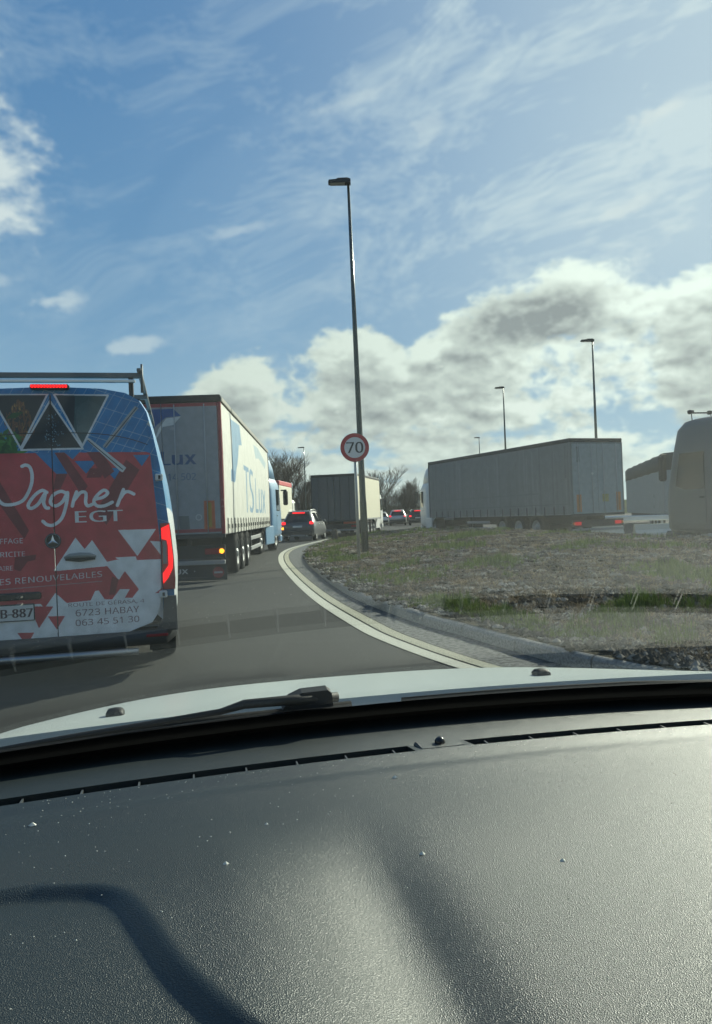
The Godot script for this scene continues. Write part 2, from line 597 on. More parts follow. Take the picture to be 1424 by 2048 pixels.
func strip(from: float, to: float, i0: int, i1: int, y0: float, y1: float) -> SurfaceTool:
	var st := new_st()
	for i in range(i0, i1):
		var p := []
		for j in [i, i + 1]:
			var dir: Vector2 = (inner[j] - outer[j])
			var length := dir.length()
			dir /= length
			var a: Vector2 = outer[j] + dir * minf(from, length)
			var b: Vector2 = outer[j] + dir * minf(to, length)
			p.append([Vector3(a.x, y0, a.y), Vector3(b.x, y1, b.y)])
		quad(st, p[0][0], p[1][0], p[1][1], p[0][1])
	return st

func ground_and_road() -> void:
	for k in EDGE:
		outer.append(Vector2(k[0], k[1]))
		inner.append(Vector2(k[2], k[3]))
	outer = curve(outer, 10)
	inner = curve(inner, 10)
	var st := new_st()
	st.set_color(lin(0.5, 0.5, 0.5))
	st.set_color(Color(0.075, 0.085, 0.045))
	quad(st, Vector3(-900, -0.06, 500), Vector3(-900, -0.06, -1500), Vector3(900, -0.06, -1500), Vector3(900, -0.06, 500))
	structure("ground", st, M.earth)
	# the carriageway, in a grid so that old and new surfacing differ
	st = new_st(true)
	var pn := noise(0.05, 77, 3)
	var tone := func(x: float, z: float) -> Color:
		var f := 0.80 + pn.get_noise_2d(x * 1.0, z * 0.5) * 0.35
		if z > -7.6 + 0.12 * x and z < -5.0 and x < -0.6 and x > -4.0:
			f *= 1.0
		return Color(f, f, f)
	var xs := []
	for k in 61:
		xs.append(-40.0 + k * 100.0 / 60.0)
	var zs := []
	for k in 91:
		zs.append(30.0 - k * 200.0 / 90.0)
	for i in xs.size() - 1:
		for j in zs.size() - 1:
			for e in [[0, 0], [0, 1], [1, 1], [0, 0], [1, 1], [1, 0]]:
				var x: float = xs[i + e[0]]
				var z: float = zs[j + e[1]]
				st.set_color(tone.call(x, z))
				st.add_vertex(Vector3(x, ROAD_Y, z))
	structure("road", st, M.asphalt)
	# markings: a broad bright line and a duller one beside it, cut by joints
	var cuts := [0, 14, 28, 37, 46, 60, 72, 84, 96, 108, 119]
	var line := thing("edge_line", "broad cream white edge line curving along the kerb of the island", "road marking")
	var line2 := thing("inner_edge_line", "narrower faded cream line between the broad edge line and gutter", "road marking")
	for k in cuts.size() - 1:
		put("line_segment", strip(0.0, 0.165, cuts[k], cuts[k + 1], 0.008, 0.008), M.marking, line)
		put("line_segment", strip(0.20, 0.345, cuts[k], cuts[k + 1], 0.008, 0.008), M.marking_old, line2)
	for n in [line, line2]:
		n.set_meta("kind", "structure")
	var gutter := Node3D.new()
	gutter.name = "gutter"
	gutter.set_meta("kind", "structure")
	add_child(gutter)
	for k in range(0, 120, 4):
		put("gutter_slab", strip(0.362, 9.0, k, k + 4, 0.006, 0.004), M.gutter, gutter)
	# kerb stones round the island
	island_edge = inner.duplicate()
	var fe := []
	for k in FAR_EDGE:
		fe.append(Vector2(k[0], k[1]))
	fe = curve(fe, 10)
	for k in range(1, fe.size() - 1):
		island_edge.append(fe[k])
	var kerb := Node3D.new()
	kerb.name = "kerb"
	kerb.set_meta("kind", "structure")
	add_child(kerb)
	var total := island_edge.size()
	var run := 0.0
	var start := 0
	for i in total:
		run += island_edge[i].distance_to(island_edge[(i + 1) % total])
		if run > 0.95 or i == total - 1:
			kerb_stone(kerb, start, i + 1)
			start = i + 1
			run = 0.0

func kerb_stone(parent: Node3D, a: int, b: int) -> void:
	var st := new_st()
	var total := island_edge.size()
	var rings := []
	var lift := rng.randf_range(-0.006, 0.006)
	for i in range(a, b + 1):
		var p: Vector2 = island_edge[i % total]
		var q: Vector2 = island_edge[(i + 1) % total]
		var o: Vector2 = island_edge[(i - 1 + total) % total]
		var d := (q - o).normalized()
		if i == a:
			p += d * 0.010
		if i == b:
			p -= d * 0.010
		var n := -d.orthogonal()   # towards the island
		if not Geometry2D.is_point_in_polygon(p + n * 0.25, PackedVector2Array(island_edge)):
			n = -n
		var ring := []
		for e in [[0.0, -0.05], [0.012, 0.09], [0.03, 0.115], [0.05, 0.124], [0.10, 0.124], [0.10, -0.05]]:
			var v: Vector2 = p + n * e[0]
			ring.append(Vector3(v.x, e[1] + lift, v.y))
		rings.append(ring)
	loft(st, rings, true, true)
	put("kerb_stone", st, M.kerb, parent)

# ------------------------------------------------------------------ the island: rough ground with dry grass
var n_isl: FastNoiseLite
var n_isl2: FastNoiseLite
var n_green: FastNoiseLite

var gap_all := PackedFloat32Array()
var gap_kerb := PackedFloat32Array()

func gap_fields() -> void:
	for pair in [[gap_all, island_edge], [gap_kerb, inner]]:
		var field := PackedFloat32Array()
		field.resize(70 * 240)
		for j in 240:
			for i in 70:
				var best := 1e9
				var p := Vector2(-2.4 + i * 0.2, 0.0 - j * 0.2)
				for k in range(0, pair[1].size(), 2):
					best = minf(best, p.distance_squared_to(pair[1][k]))
				field[j * 70 + i] = sqrt(best)
		if pair[1] == inner:
			gap_kerb = field
		else:
			gap_all = field

func sample(field: PackedFloat32Array, x: float, z: float) -> float:
	var u := clampf((x + 2.4) / 0.2, 0.0, 68.9)
	var v := clampf(-z / 0.2, 0.0, 238.9)
	var i := int(u)
	var j := int(v)
	var a := lerpf(field[j * 70 + i], field[j * 70 + i + 1], u - i)
	var b := lerpf(field[j * 70 + 70 + i], field[j * 70 + 71 + i], u - i)
	return lerpf(a, b, v - j)

func edge_gap(x: float, z: float) -> float:
	return sample(gap_all, x, z)

func island_height(x: float, z: float, gap: float) -> float:
	var h := 0.135 + 0.45 * smoothstep(0.1, 5.2, sample(gap_kerb, x, z)) * smoothstep(0.0, 1.6, gap)
	h += n_isl.get_noise_2d(x * 9.0, z * 9.0) * 0.08 * smoothstep(0.15, 1.2, gap)
	h += n_isl2.get_noise_2d(x * 60.0, z * 60.0) * 0.035 * smoothstep(0.15, 0.8, gap)
	return h

func greenness(x: float, z: float, gap: float) -> float:
	var g := n_green.get_noise_2d(x * 14.0, z * 9.0) * 2.1 - 0.22
	g -= 0.3 * smoothstep(2.5, 6.0, x)
	g += 0.55 * smoothstep(2.0, 0.3, gap)
	return clampf(g, 0.0, 1.0)

func island() -> void:
	n_isl = noise(0.03, 61, 4)
	n_isl2 = noise(0.04, 62, 4)
	n_green = noise(0.03, 63, 4)
	gap_fields()
	var poly := PackedVector2Array(island_edge)
	var st := new_st(true)
	var step := 0.20
	var cache := {}
	var x := -2.2
	var nx := int(13.2 / step)
	var nz := int(45.2 / step)
	var grid := []
	for j in nz + 1:
		var row := []
		var z := -0.9 - j * step
		for i in nx + 1:
			var xx := x + i * step
			row.append(Vector3(xx, 0, z) if Geometry2D.is_point_in_polygon(Vector2(xx, z), poly) and edge_gap(xx, z) > 0.34 else null)
		grid.append(row)
	for j in nz + 1:
		for i in nx + 1:
			if grid[j][i] != null:
				var v: Vector3 = grid[j][i]
				var gap := edge_gap(v.x, v.z)
				v.y = island_height(v.x, v.z, gap)
				var g := greenness(v.x, v.z, gap)
				var d := n_isl2.get_noise_2d(v.x * 25.0 + 40.0, v.z * 25.0) * 0.5 + 0.5
				var c := Vector3(0.045, 0.033, 0.023).lerp(Vector3(0.22, 0.165, 0.11), smoothstep(0.35, 0.68, d))
				c = c.lerp(Vector3(0.075, 0.11, 0.028), g * 0.75)
				grid[j][i] = [v, Color(c.x, c.y, c.z)]
	for j in nz:
		for i in nx:
			var q := [grid[j][i], grid[j][i + 1], grid[j + 1][i + 1], grid[j + 1][i]]
			var have := []
			for e in q:
				if e != null:
					have.append(e)
			if have.size() < 3:
				continue
			for k in range(1, have.size() - 1):
				for e in [have[0], have[k], have[k + 1]]:
					st.set_color(e[1])
					st.add_vertex(e[0])
	# skirt between the last grid points and the kerb
	var total := island_edge.size()
	for i in total:
		var a: Vector2 = island_edge[i]
		var b: Vector2 = island_edge[(i + 1) % total]
		var ps := []
		for e in [[a, 0.065], [b, 0.065], [b, 0.62], [a, 0.62]]:
			var p: Vector2 = e[0]
			var d := (island_edge[(i + 1) % total] - island_edge[(i - 1 + total) % total]).normalized() as Vector2
			var n := d.orthogonal()
			if not Geometry2D.is_point_in_polygon(p + n * 0.3, poly):
				n = -n
			p += n * e[1]
			ps.append(Vector3(p.x, 0.128 if e[1] < 0.2 else island_height(p.x, p.y, e[1]) - 0.012, p.y))
		st.set_color(Color(0.09, 0.075, 0.05))
		quad(st, ps[0], ps[1], ps[2], ps[3])
	structure("island_ground", st, M.earth)
	grass_tufts("dry_grass", "straw coloured dry grass and weeds covering the traffic island", "grass", false, 38000)
	grass_tufts("green_grass", "patches of low green grass and weeds on the traffic island", "grass", true, 15000)
	clods()

func blade_tuft(n: int, height: float, spread: float, wide: float, s: int) -> ArrayMesh:
	var r := RandomNumberGenerator.new()
	r.seed = s
	var st := new_st()
	for k in n:
		var a := r.randf() * TAU
		var base := Vector3(cos(a), 0, sin(a)) * r.randf() * spread * 0.4
		var lean := Vector3(cos(a + r.randf_range(-0.8, 0.8)), 0, sin(a)) * r.randf_range(0.2, 1.0) * spread
		var h := height * r.randf_range(0.5, 1.0)
		var side := Vector3(-sin(a), 0, cos(a)) * wide
		var mid := base + lean * 0.35 + Vector3.UP * h * 0.65
		var tip := base + lean + Vector3.UP * h * r.randf_range(0.7, 1.0)
		quad(st, base - side, base + side, mid + side * 0.7, mid - side * 0.7)
		tri(st, mid - side * 0.7, mid + side * 0.7, tip)
	return commit(st)

func grass_tufts(called: String, label: String, category: String, green: bool, count: int) -> void:
	var poly := PackedVector2Array(island_edge)
	var xf := []
	var cols := []
	var r := RandomNumberGenerator.new()
	r.seed = 91 if green else 92
	var tries := 0
	while xf.size() < count and tries < count * 14:
		tries += 1
		var dist := 4.5 + 41.0 * pow(r.randf(), 1.9)
		var ang := r.randf_range(-0.14, 0.62)
		var p := Vector2(sin(ang) * dist, -cos(ang) * dist)
		if not Geometry2D.is_point_in_polygon(p, poly):
			continue
		var gap := edge_gap(p.x, p.y)
		if gap < 0.24:
			continue
		var g := greenness(p.x, p.y, gap)
		if green and r.randf() > g * 1.3:
			continue
		if not green and r.randf() < g * 0.6 + 0.1:
			continue
		var s := r.randf_range(0.5, 1.25)
		if gap < 0.5:
			s *= 0.7
		elif green and g > 0.7:
			s *= 1.35
		var b := Basis(Vector3.UP, r.randf() * TAU).scaled(Vector3(s, s * r.randf_range(0.6, 1.3), s))
		xf.append(Transform3D(b, Vector3(p.x, island_height(p.x, p.y, gap) - 0.015, p.y)))
		var t := r.randf()
		var c := Vector3(0.10, 0.073, 0.046).lerp(Vector3(0.44, 0.335, 0.21), t)
		if green:
			c = Vector3(0.055, 0.10, 0.018).lerp(Vector3(0.22, 0.27, 0.06), t)
		cols.append(Color(c.x, c.y, c.z))
	var mm := MultiMesh.new()
	mm.transform_format = MultiMesh.TRANSFORM_3D
	mm.use_colors = true
	mm.mesh = blade_tuft(9, 0.13, 0.07, 0.004, 3) if green else blade_tuft(8, 0.085, 0.11, 0.0035, 4)
	mm.instance_count = xf.size()
	for k in xf.size():
		mm.set_instance_transform(k, xf[k])
		mm.set_instance_color(k, cols[k])
	var o := MultiMeshInstance3D.new()
	o.name = called
	o.multimesh = mm
	var m := mat(Color.WHITE, 0.9, 0.0, 0.3)
	m.vertex_color_use_as_albedo = true
	m.backlight_enabled = true
	m.backlight = Color(0.35, 0.35, 0.3)
	o.material_override = m
	add_child(o)
	o.set_meta("kind", "stuff")
	o.set_meta("label", label)
	o.set_meta("category", category)

func clods() -> void:
	var st := new_st()
	for k in 10:
		var ring := []
		for e in 3:
			pass
		var c := Vector3(rng.randf_range(-0.1, 0.1), 0.0, rng.randf_range(-0.1, 0.1))
		var s := rng.randf_range(0.012, 0.04)
		var top := c + Vector3(0, s, 0)
		for e in 5:
			ring.append(c + Vector3(cos(TAU * e / 5), 0.0, sin(TAU * e / 5)) * s * rng.randf_range(0.7, 1.4) + Vector3(0, s * rng.randf_range(0.1, 0.5), 0))
		for e in 5:
			tri(st, top, ring[e], ring[(e + 1) % 5])
			tri(st, c - Vector3(0, s * 0.5, 0), ring[(e + 1) % 5], ring[e])
	var mesh := commit(st)
	var poly := PackedVector2Array(island_edge)
	var mm := MultiMesh.new()
	mm.transform_format = MultiMesh.TRANSFORM_3D
	mm.use_colors = true
	mm.mesh = mesh
	var xf := []
	var cols := []
	while xf.size() < 10000:
		var dist := 4.5 + 41.0 * pow(rng.randf(), 1.7)
		var ang := rng.randf_range(-0.14, 0.62)
		var p := Vector2(sin(ang) * dist, -cos(ang) * dist)
		if not Geometry2D.is_point_in_polygon(p, poly):
			continue
		var gap := edge_gap(p.x, p.y)
		if gap < 0.2:
			continue
		xf.append(Transform3D(Basis(Vector3.UP, rng.randf() * TAU).scaled(Vector3.ONE * rng.randf_range(0.4, 1.4)), Vector3(p.x, island_height(p.x, p.y, gap), p.y)))
		var t := pow(rng.randf(), 3.4)
		cols.append(Color(0.06 + 0.36 * t, 0.05 + 0.33 * t, 0.038 + 0.28 * t))
	mm.instance_count = xf.size()
	for k in xf.size():
		mm.set_instance_transform(k, xf[k])
		mm.set_instance_color(k, cols[k])
	var o := MultiMeshInstance3D.new()
	o.name = "soil_clods"
	o.multimesh = mm
	var m := mat(Color.WHITE, 0.95, 0.0, 0.2)
	m.vertex_color_use_as_albedo = true
	o.material_override = m
	add_child(o)
	o.set_meta("kind", "stuff")
	o.set_meta("label", "crumbs of brown soil and small stones strewn over the traffic island")
	o.set_meta("category", "soil")
# ------------------------------------------------------------------ far background
func branch(st: SurfaceTool, twigs: SurfaceTool, r: RandomNumberGenerator, a: Vector3, dir: Vector3, length: float, rad: float, depth: int) -> void:
	var pts := [a]
	var radii := [rad]
	var d := dir
	var p := a
	var seg := 3 if depth < 3 else 2
	for k in seg:
		d = (d + Vector3(r.randf_range(-1, 1), r.randf_range(-0.3, 0.6), r.randf_range(-1, 1)) * 0.16).normalized()
		p += d * length / seg
		pts.append(p)
		radii.append(rad * lerpf(1.0, 0.55, float(k + 1) / seg))
	tube(st if depth < 2 else twigs, pts, radii, 6 if depth < 2 else 3, false)
	if depth >= 5:
		return
	var n := [4, 5, 5, 4, 4][depth] as int
	for k in n:
		var t := r.randf_range(0.35, 1.0) if k else 1.0
		var at: Vector3 = pts[0].lerp(pts[-1], t) if k else pts[-1]
		var side := Vector3(r.randf_range(-1, 1), 0, r.randf_range(-1, 1)).normalized()
		var nd := (d * r.randf_range(0.7, 1.3) + side * r.randf_range(0.4, 0.9) + Vector3.UP * 0.25).normalized()
		branch(st, twigs, r, at, nd, length * r.randf_range(0.55, 0.8), maxf(rad * 0.52, 0.016), depth + 1)

func bare_tree(s: int, height: float, trunk_part: float) -> Array:
	var r := RandomNumberGenerator.new()
	r.seed = s
	var st := new_st(true)
	var tw := new_st()
	branch(st, tw, r, Vector3(0, -0.3, 0), Vector3.UP, height * trunk_part, height * 0.018, 0)
	return [commit(st), commit(tw)]

func far_background() -> void:
	var kinds := [bare_tree(3, 13.0, 0.34), bare_tree(14, 12.0, 0.28), bare_tree(25, 11.0, 0.22)]
	var spots := [
		[-12.6, -112.0, 1.12, 0, "tall bare tree with a wide crown just right of the blue cab"],
		[-9.4, -120.0, 1.06, 1, "bare tree behind the white box truck with the red roof edge"],
		[-6.6, -106.0, 0.86, 2, "bare tree in front of the farthest lamp post above the grey car"],
		[-3.6, -112.0, 0.88, 1, "low bare tree showing above the left end of the grey box trailer"],
		[3.9, -112.0, 0.80, 0, "thin bare tree left of the dark thicket by the white cab"],
		[6.2, -104.0, 0.78, 2, "dense bare tree behind the far cars, left of its neighbour"],
		[8.4, -108.0, 0.80, 1, "dense bare tree beside the white cab of the grey trailer"],
		[10.6, -116.0, 0.82, 2, "bare tree mostly hidden behind the white truck cab"],
		[-17.0, -118.0, 1.0, 1, "bare tree hidden behind the blue truck cab"],
		[-7.6, -96.0, 0.90, 0, "bare tree just left of the distant lamp post above the grey car"],
		[-5.2, -118.0, 1.0, 1, "bare tree just right of the distant lamp post above the grey car"],
		[25.0, -125.0, 0.95, 0, "bare tree far behind the grey trailer"],
	]
	var first := {}
	for k in spots.size():
		var s: Array = spots[k]
		var t := thing("bare_tree", s[4], "tree", Vector3(s[0], -0.05, s[1]), 47.0 * k, "bare winter trees beyond the road")
		t.scale = Vector3.ONE * s[2]
		put("trunk", kinds[s[3]][0], M.bark, t)
		put("crown", kinds[s[3]][1], M.twig, t)
	# grass bank and hedges
	var st := new_st(true)
	var bn := noise(0.02, 5, 3)
	for i in 40:
		for j in 6:
			for e in [[0, 0], [0, 1], [1, 1], [0, 0], [1, 1], [1, 0]]:
				var x: float = -60.0 + (i + e[0]) * 3.5
				var v: int = j + e[1]
				var z := -124.0 - v * 5.0
				var y: float = 3.0 * smoothstep(0.0, 3.0, v) + bn.get_noise_2d(x, z) * 0.8 * minf(v, 2.0) - 0.1
				var g := 0.8 + bn.get_noise_2d(x * 9.0, z * 9.0) * 0.5
				st.set_color(Color(0.085 * g, 0.115 * g, 0.045 * g))
				st.add_vertex(Vector3(x, y, z))
	structure("grass_bank", st, M.earth)
	var shrubs := [
		[5.4, -98.0, 4.4, 3.4, "brown leafless bush with dense twigs behind the far cars", false],
		[8.0, -100.0, 4.6, 3.6, "brown leafless bush right behind the white truck cab", false],
		[2.6, -106.0, 5.2, 3.2, "dark green evergreen shrub at the end of the box trailer", true],
		[-7.8, -100.0, 4.6, 4.0, "dark leafless bush between the white box truck and grey trailer", false],
		[-4.6, -104.0, 5.2, 4.0, "tall leafless bush behind the grey box trailer", false],
		[-11.6, -100.0, 5.0, 4.2, "leafless bush behind the white box truck", false],
	]
	for k in shrubs.size():
		var s: Array = shrubs[k]
		bush(s, k)

func bush(s: Array, k: int) -> void:
	var t := thing("bush", s[4], "bush", Vector3(s[0], -0.05, s[1]), 0.0, "bushes beyond the road")
	var r := RandomNumberGenerator.new()
	r.seed = 200 + k
	var stems := new_st()
	var leaves := new_st()
	for e in 44:
		var a := r.randf() * TAU
		var base: Vector3 = Vector3(cos(a), 0, sin(a)) * r.randf() * s[3] * 0.35
		var d := Vector3(cos(a) * r.randf_range(0.1, 0.6), 1.0, sin(a) * r.randf_range(0.1, 0.6)).normalized()
		branch(stems, leaves, r, base, d, s[2] * r.randf_range(0.42, 0.6), 0.035, 3)
	if s[5]:
		for e in 5000:
			var p := Vector3(r.randfn() * s[3] * 0.33, absf(r.randfn()) * s[2] * 0.36 + 0.2, r.randfn() * s[3] * 0.33)
			var u := Vector3(r.randf_range(-1, 1), r.randf_range(-1, 1), r.randf_range(-1, 1)).normalized()
			var v := u.cross(Vector3(r.randf(), r.randf(), 1)).normalized()
			tri(leaves, p, p + u * 0.22, p + v * 0.12)
	put("stems", stems, M.bark, t)
	put("foliage" if s[5] else "twigs", leaves, mat(lin(0.028, 0.045, 0.028), 0.8) if s[5] else M.twig, t)

# ------------------------------------------------------------------ lamp posts and sign
func lamp_post(label: String, at: Vector3, height: float, turn: float, lean: float, arm: float) -> void:
	var t := thing("street_lamp", label, "street lamp", at, turn, "street lamps along the road")
	t.rotation_degrees.z = lean
	var st := new_st(true)
	tube(st, [Vector3(0, -0.4, 0), Vector3(0, 1.4, 0), Vector3(0, 1.45, 0), Vector3(0, height * 0.6, 0), Vector3(0, height - 0.05, 0)], [0.105, 0.10, 0.092, 0.066, 0.038], 20)
	put("pole", st, M.post_green, t)
	st = new_st()
	box(st, Vector3(-0.07, 0.55, 0.085), Vector3(0.07, 1.05, 0.103), 0.006)
	put("access_door", st, M.post_green, t)
	# head: a flat lantern in two steps
	st = new_st()
	prism(st, PackedVector2Array(V2([[0.07, height - 0.03], [0.07, height + 0.06], [-0.02, height + 0.10], [-0.30 * arm, height + 0.10], [-0.34 * arm, height + 0.085], [-0.34 * arm, height - 0.02]])), -0.13, 0.13)
	var head := put("lamp_head", st, M.dark, t)
	st = new_st()
	prism(st, PackedVector2Array(V2([[-0.335 * arm, height - 0.005], [-0.335 * arm, height + 0.078], [-0.58 * arm, height + 0.065], [-0.60 * arm, height + 0.0]])), -0.12, 0.12)
	put("lantern_tip", st, M.dark, head)
	boxed("diffuser", Vector3(-0.55 * arm, height - 0.03, -0.1), Vector3(-0.10, height - 0.022, 0.1), 0.002, mat(lin(0.35, 0.36, 0.34), 0.3), head)

func lamp_posts() -> void:
	lamp_post("tall dark green lamp post standing on the island behind the speed sign", Vector3(0.22, 0.28, -22.0), 10.55, 0.0, 0.45, 0.95)
	lamp_post("lamp post rising behind the rear end of the grey curtain trailer", Vector3(12.62, 0.0, -40.0), 9.9, 0.0, 0.0, 1.0)
	lamp_post("lamp post rising behind the middle of the grey curtain trailer", Vector3(10.85, 0.0, -55.0), 10.0, 0.0, 0.0, 1.0)
	lamp_post("small distant lamp post above the front of the grey trailer", Vector3(15.2, 0.0, -93.0), 10.1, 0.0, 0.0, 1.0)
	lamp_post("distant lamp post among the bare trees above the grey car", Vector3(-6.2, 0.0, -96.0), 10.0, 0.0, 0.0, 1.3)

func speed_sign() -> void:
	var t := thing("speed_limit_sign", "round white 70 speed limit sign with red rim on a grey pole", "road sign", Vector3(0.03, 0.24, -19.0))
	var st := new_st(true)
	tube(st, [Vector3(0, -0.3, -0.045), Vector3(0, 3.05, -0.045)], [0.038, 0.038], 16)
	put("pole", st, M.galv, t)
	# plate: a thin disc with a turned rim, print on its face
	var p := Print.new(0.76, 0.76, Vector2(-0.38, -0.38), 900.0, lin(0.36, 0.02, 0.03))
	p.disc(Vector2.ZERO, 0.262, lin(0.60, 0.61, 0.62))
	var red := lin(0.36, 0.02, 0.03)
	for k in 64:
		var a0 := TAU * k / 64
		var a1 := TAU * (k + 1) / 64
		p.poly([Vector2.from_angle(a0) * 0.258, Vector2.from_angle(a1) * 0.258, Vector2.from_angle(a1) * 0.345, Vector2.from_angle(a0) * 0.345], red)
	for k in 64:
		var a0 := TAU * k / 64
		var a1 := TAU * (k + 1) / 64
		p.poly([Vector2.from_angle(a0) * 0.34, Vector2.from_angle(a1) * 0.34, Vector2.from_angle(a1) * 0.375, Vector2.from_angle(a0) * 0.375], lin(0.34, 0.03, 0.04))
	p.words("70", Vector2(-0.205, -0.135), 0.41, 0.27, lin(0.012, 0.014, 0.016), 0.0, 0.006)
	var face := mat(Color.WHITE, 0.55)
	face.albedo_texture = p.texture()
	st = new_st()
	var rr := 0.352
	for k in 48:
		var a := Vector2.from_angle(TAU * k / 48) * rr
		var b := Vector2.from_angle(TAU * (k + 1) / 48) * rr
		for v in [Vector2.ZERO, b, a]:
			st.set_uv(p.uv(v))
			st.add_vertex(Vector3(v.x, v.y + 2.738, 0.004))
	put("sign_face", st, face, t)
	st = new_st(true)
	var rings := []
	for e in [[0.0, rr], [0.006, rr + 0.004], [-0.016, rr + 0.004], [-0.016, rr - 0.02]]:
		var ring := []
		for k in 48:
			var v: Vector2 = Vector2.from_angle(TAU * k / 48) * e[1]
			ring.append(Vector3(v.x, v.y + 2.738, e[0]))
		rings.append(ring)
	loft(st, rings, true, false)
	put("rim", st, M.galv, t)
	st = new_st()
	for k in 48:
		var a := Vector2.from_angle(TAU * k / 48) * (rr - 0.005)
		var b := Vector2.from_angle(TAU * (k + 1) / 48) * (rr - 0.005)
		tri(st, Vector3(0, 2.738, -0.012), Vector3(a.x, a.y + 2.738, -0.012), Vector3(b.x, b.y + 2.738, -0.012))
	put("back_plate", st, M.galv, t)
	for y in [2.60, 2.88]:
		boxed("clamp", Vector3(-0.06, y - 0.02, -0.085), Vector3(0.06, y + 0.02, -0.014), 0.004, M.galv, t)
# ------------------------------------------------------------------ wheels and shared vehicle parts (x right, -z forward, origin at the rear on the ground)
var wheel_cache := {}

func wheel(parent: Node3D, at: Vector3, r: float, w: float, rim: Material, truck := false) -> Node3D:
	var o := Node3D.new()
	o.name = "wheel"
	parent.add_child(o, true)
	o.position = at
	var key := "%s %s %s %s" % [r, w, truck, rim.get_instance_id()]
	if not wheel_cache.has(key):
		var h := w * 0.5
		var ri := r * 0.62
		var st := new_st(true)
		lathe_x(st, [[-h * 0.8, ri * 0.96], [-h, ri * 1.03], [-h * 1.02, (ri + r) * 0.5], [-h * 0.92, r * 0.955], [-h * 0.72, r * 0.992], [-h * 0.3, r], [h * 0.3, r], [h * 0.72, r * 0.992], [h * 0.92, r * 0.955], [h * 1.02, (ri + r) * 0.5], [h, ri * 1.03], [h * 0.8, ri * 0.96]], Vector3.ZERO, 32)
		var rs := new_st(true)
		var half := [[0.85, 1.0], [0.9, 0.97], [0.3, 0.85], [0.2, 0.6], [0.5, 0.5], [0.75, 0.34], [0.95, 0.3], [1.05, 0.0]] if truck else [[0.85, 1.0], [0.92, 0.95], [0.45, 0.85], [0.5, 0.3], [0.65, 0.2], [0.65, 0.0]]
		var prof := []
		for k in range(half.size() - 1, -1, -1):
			prof.append([-h * half[k][0], ri * half[k][1]])
		for e in half:
			prof.append([h * e[0], ri * e[1]])
		lathe_x(rs, prof, Vector3.ZERO, 24)
		var ds := new_st()
		for s in [-1.0, 1.0]:
			for k in (10 if truck else 5):
				var a: float = TAU * k / (10 if truck else 5)
				var c := Vector3(s * h * (0.62 if truck else 0.9), cos(a) * ri * 0.6, sin(a) * ri * 0.6)
				if truck:
					box(ds, c - Vector3(0.02, 0.016, 0.016), c + Vector3(0.02, 0.016, 0.016), 0.004)
				else:
					box(ds, Vector3(s * h * 0.6 - 0.02, 0.1 * r, -0.05), Vector3(s * h * 0.6 + 0.03, ri * 0.93, 0.05), 0.01, Transform3D(Basis(Vector3.RIGHT, a), Vector3.ZERO))
		wheel_cache[key] = [commit(st), commit(rs), commit(ds)]
	var c: Array = wheel_cache[key]
	put("tyre", c[0], M.rubber, o)
	put("rim", c[1], rim, o)
	put("wheel_nuts" if truck else "spokes", c[2], rim if not truck else M.rim_dull, o)
	return o

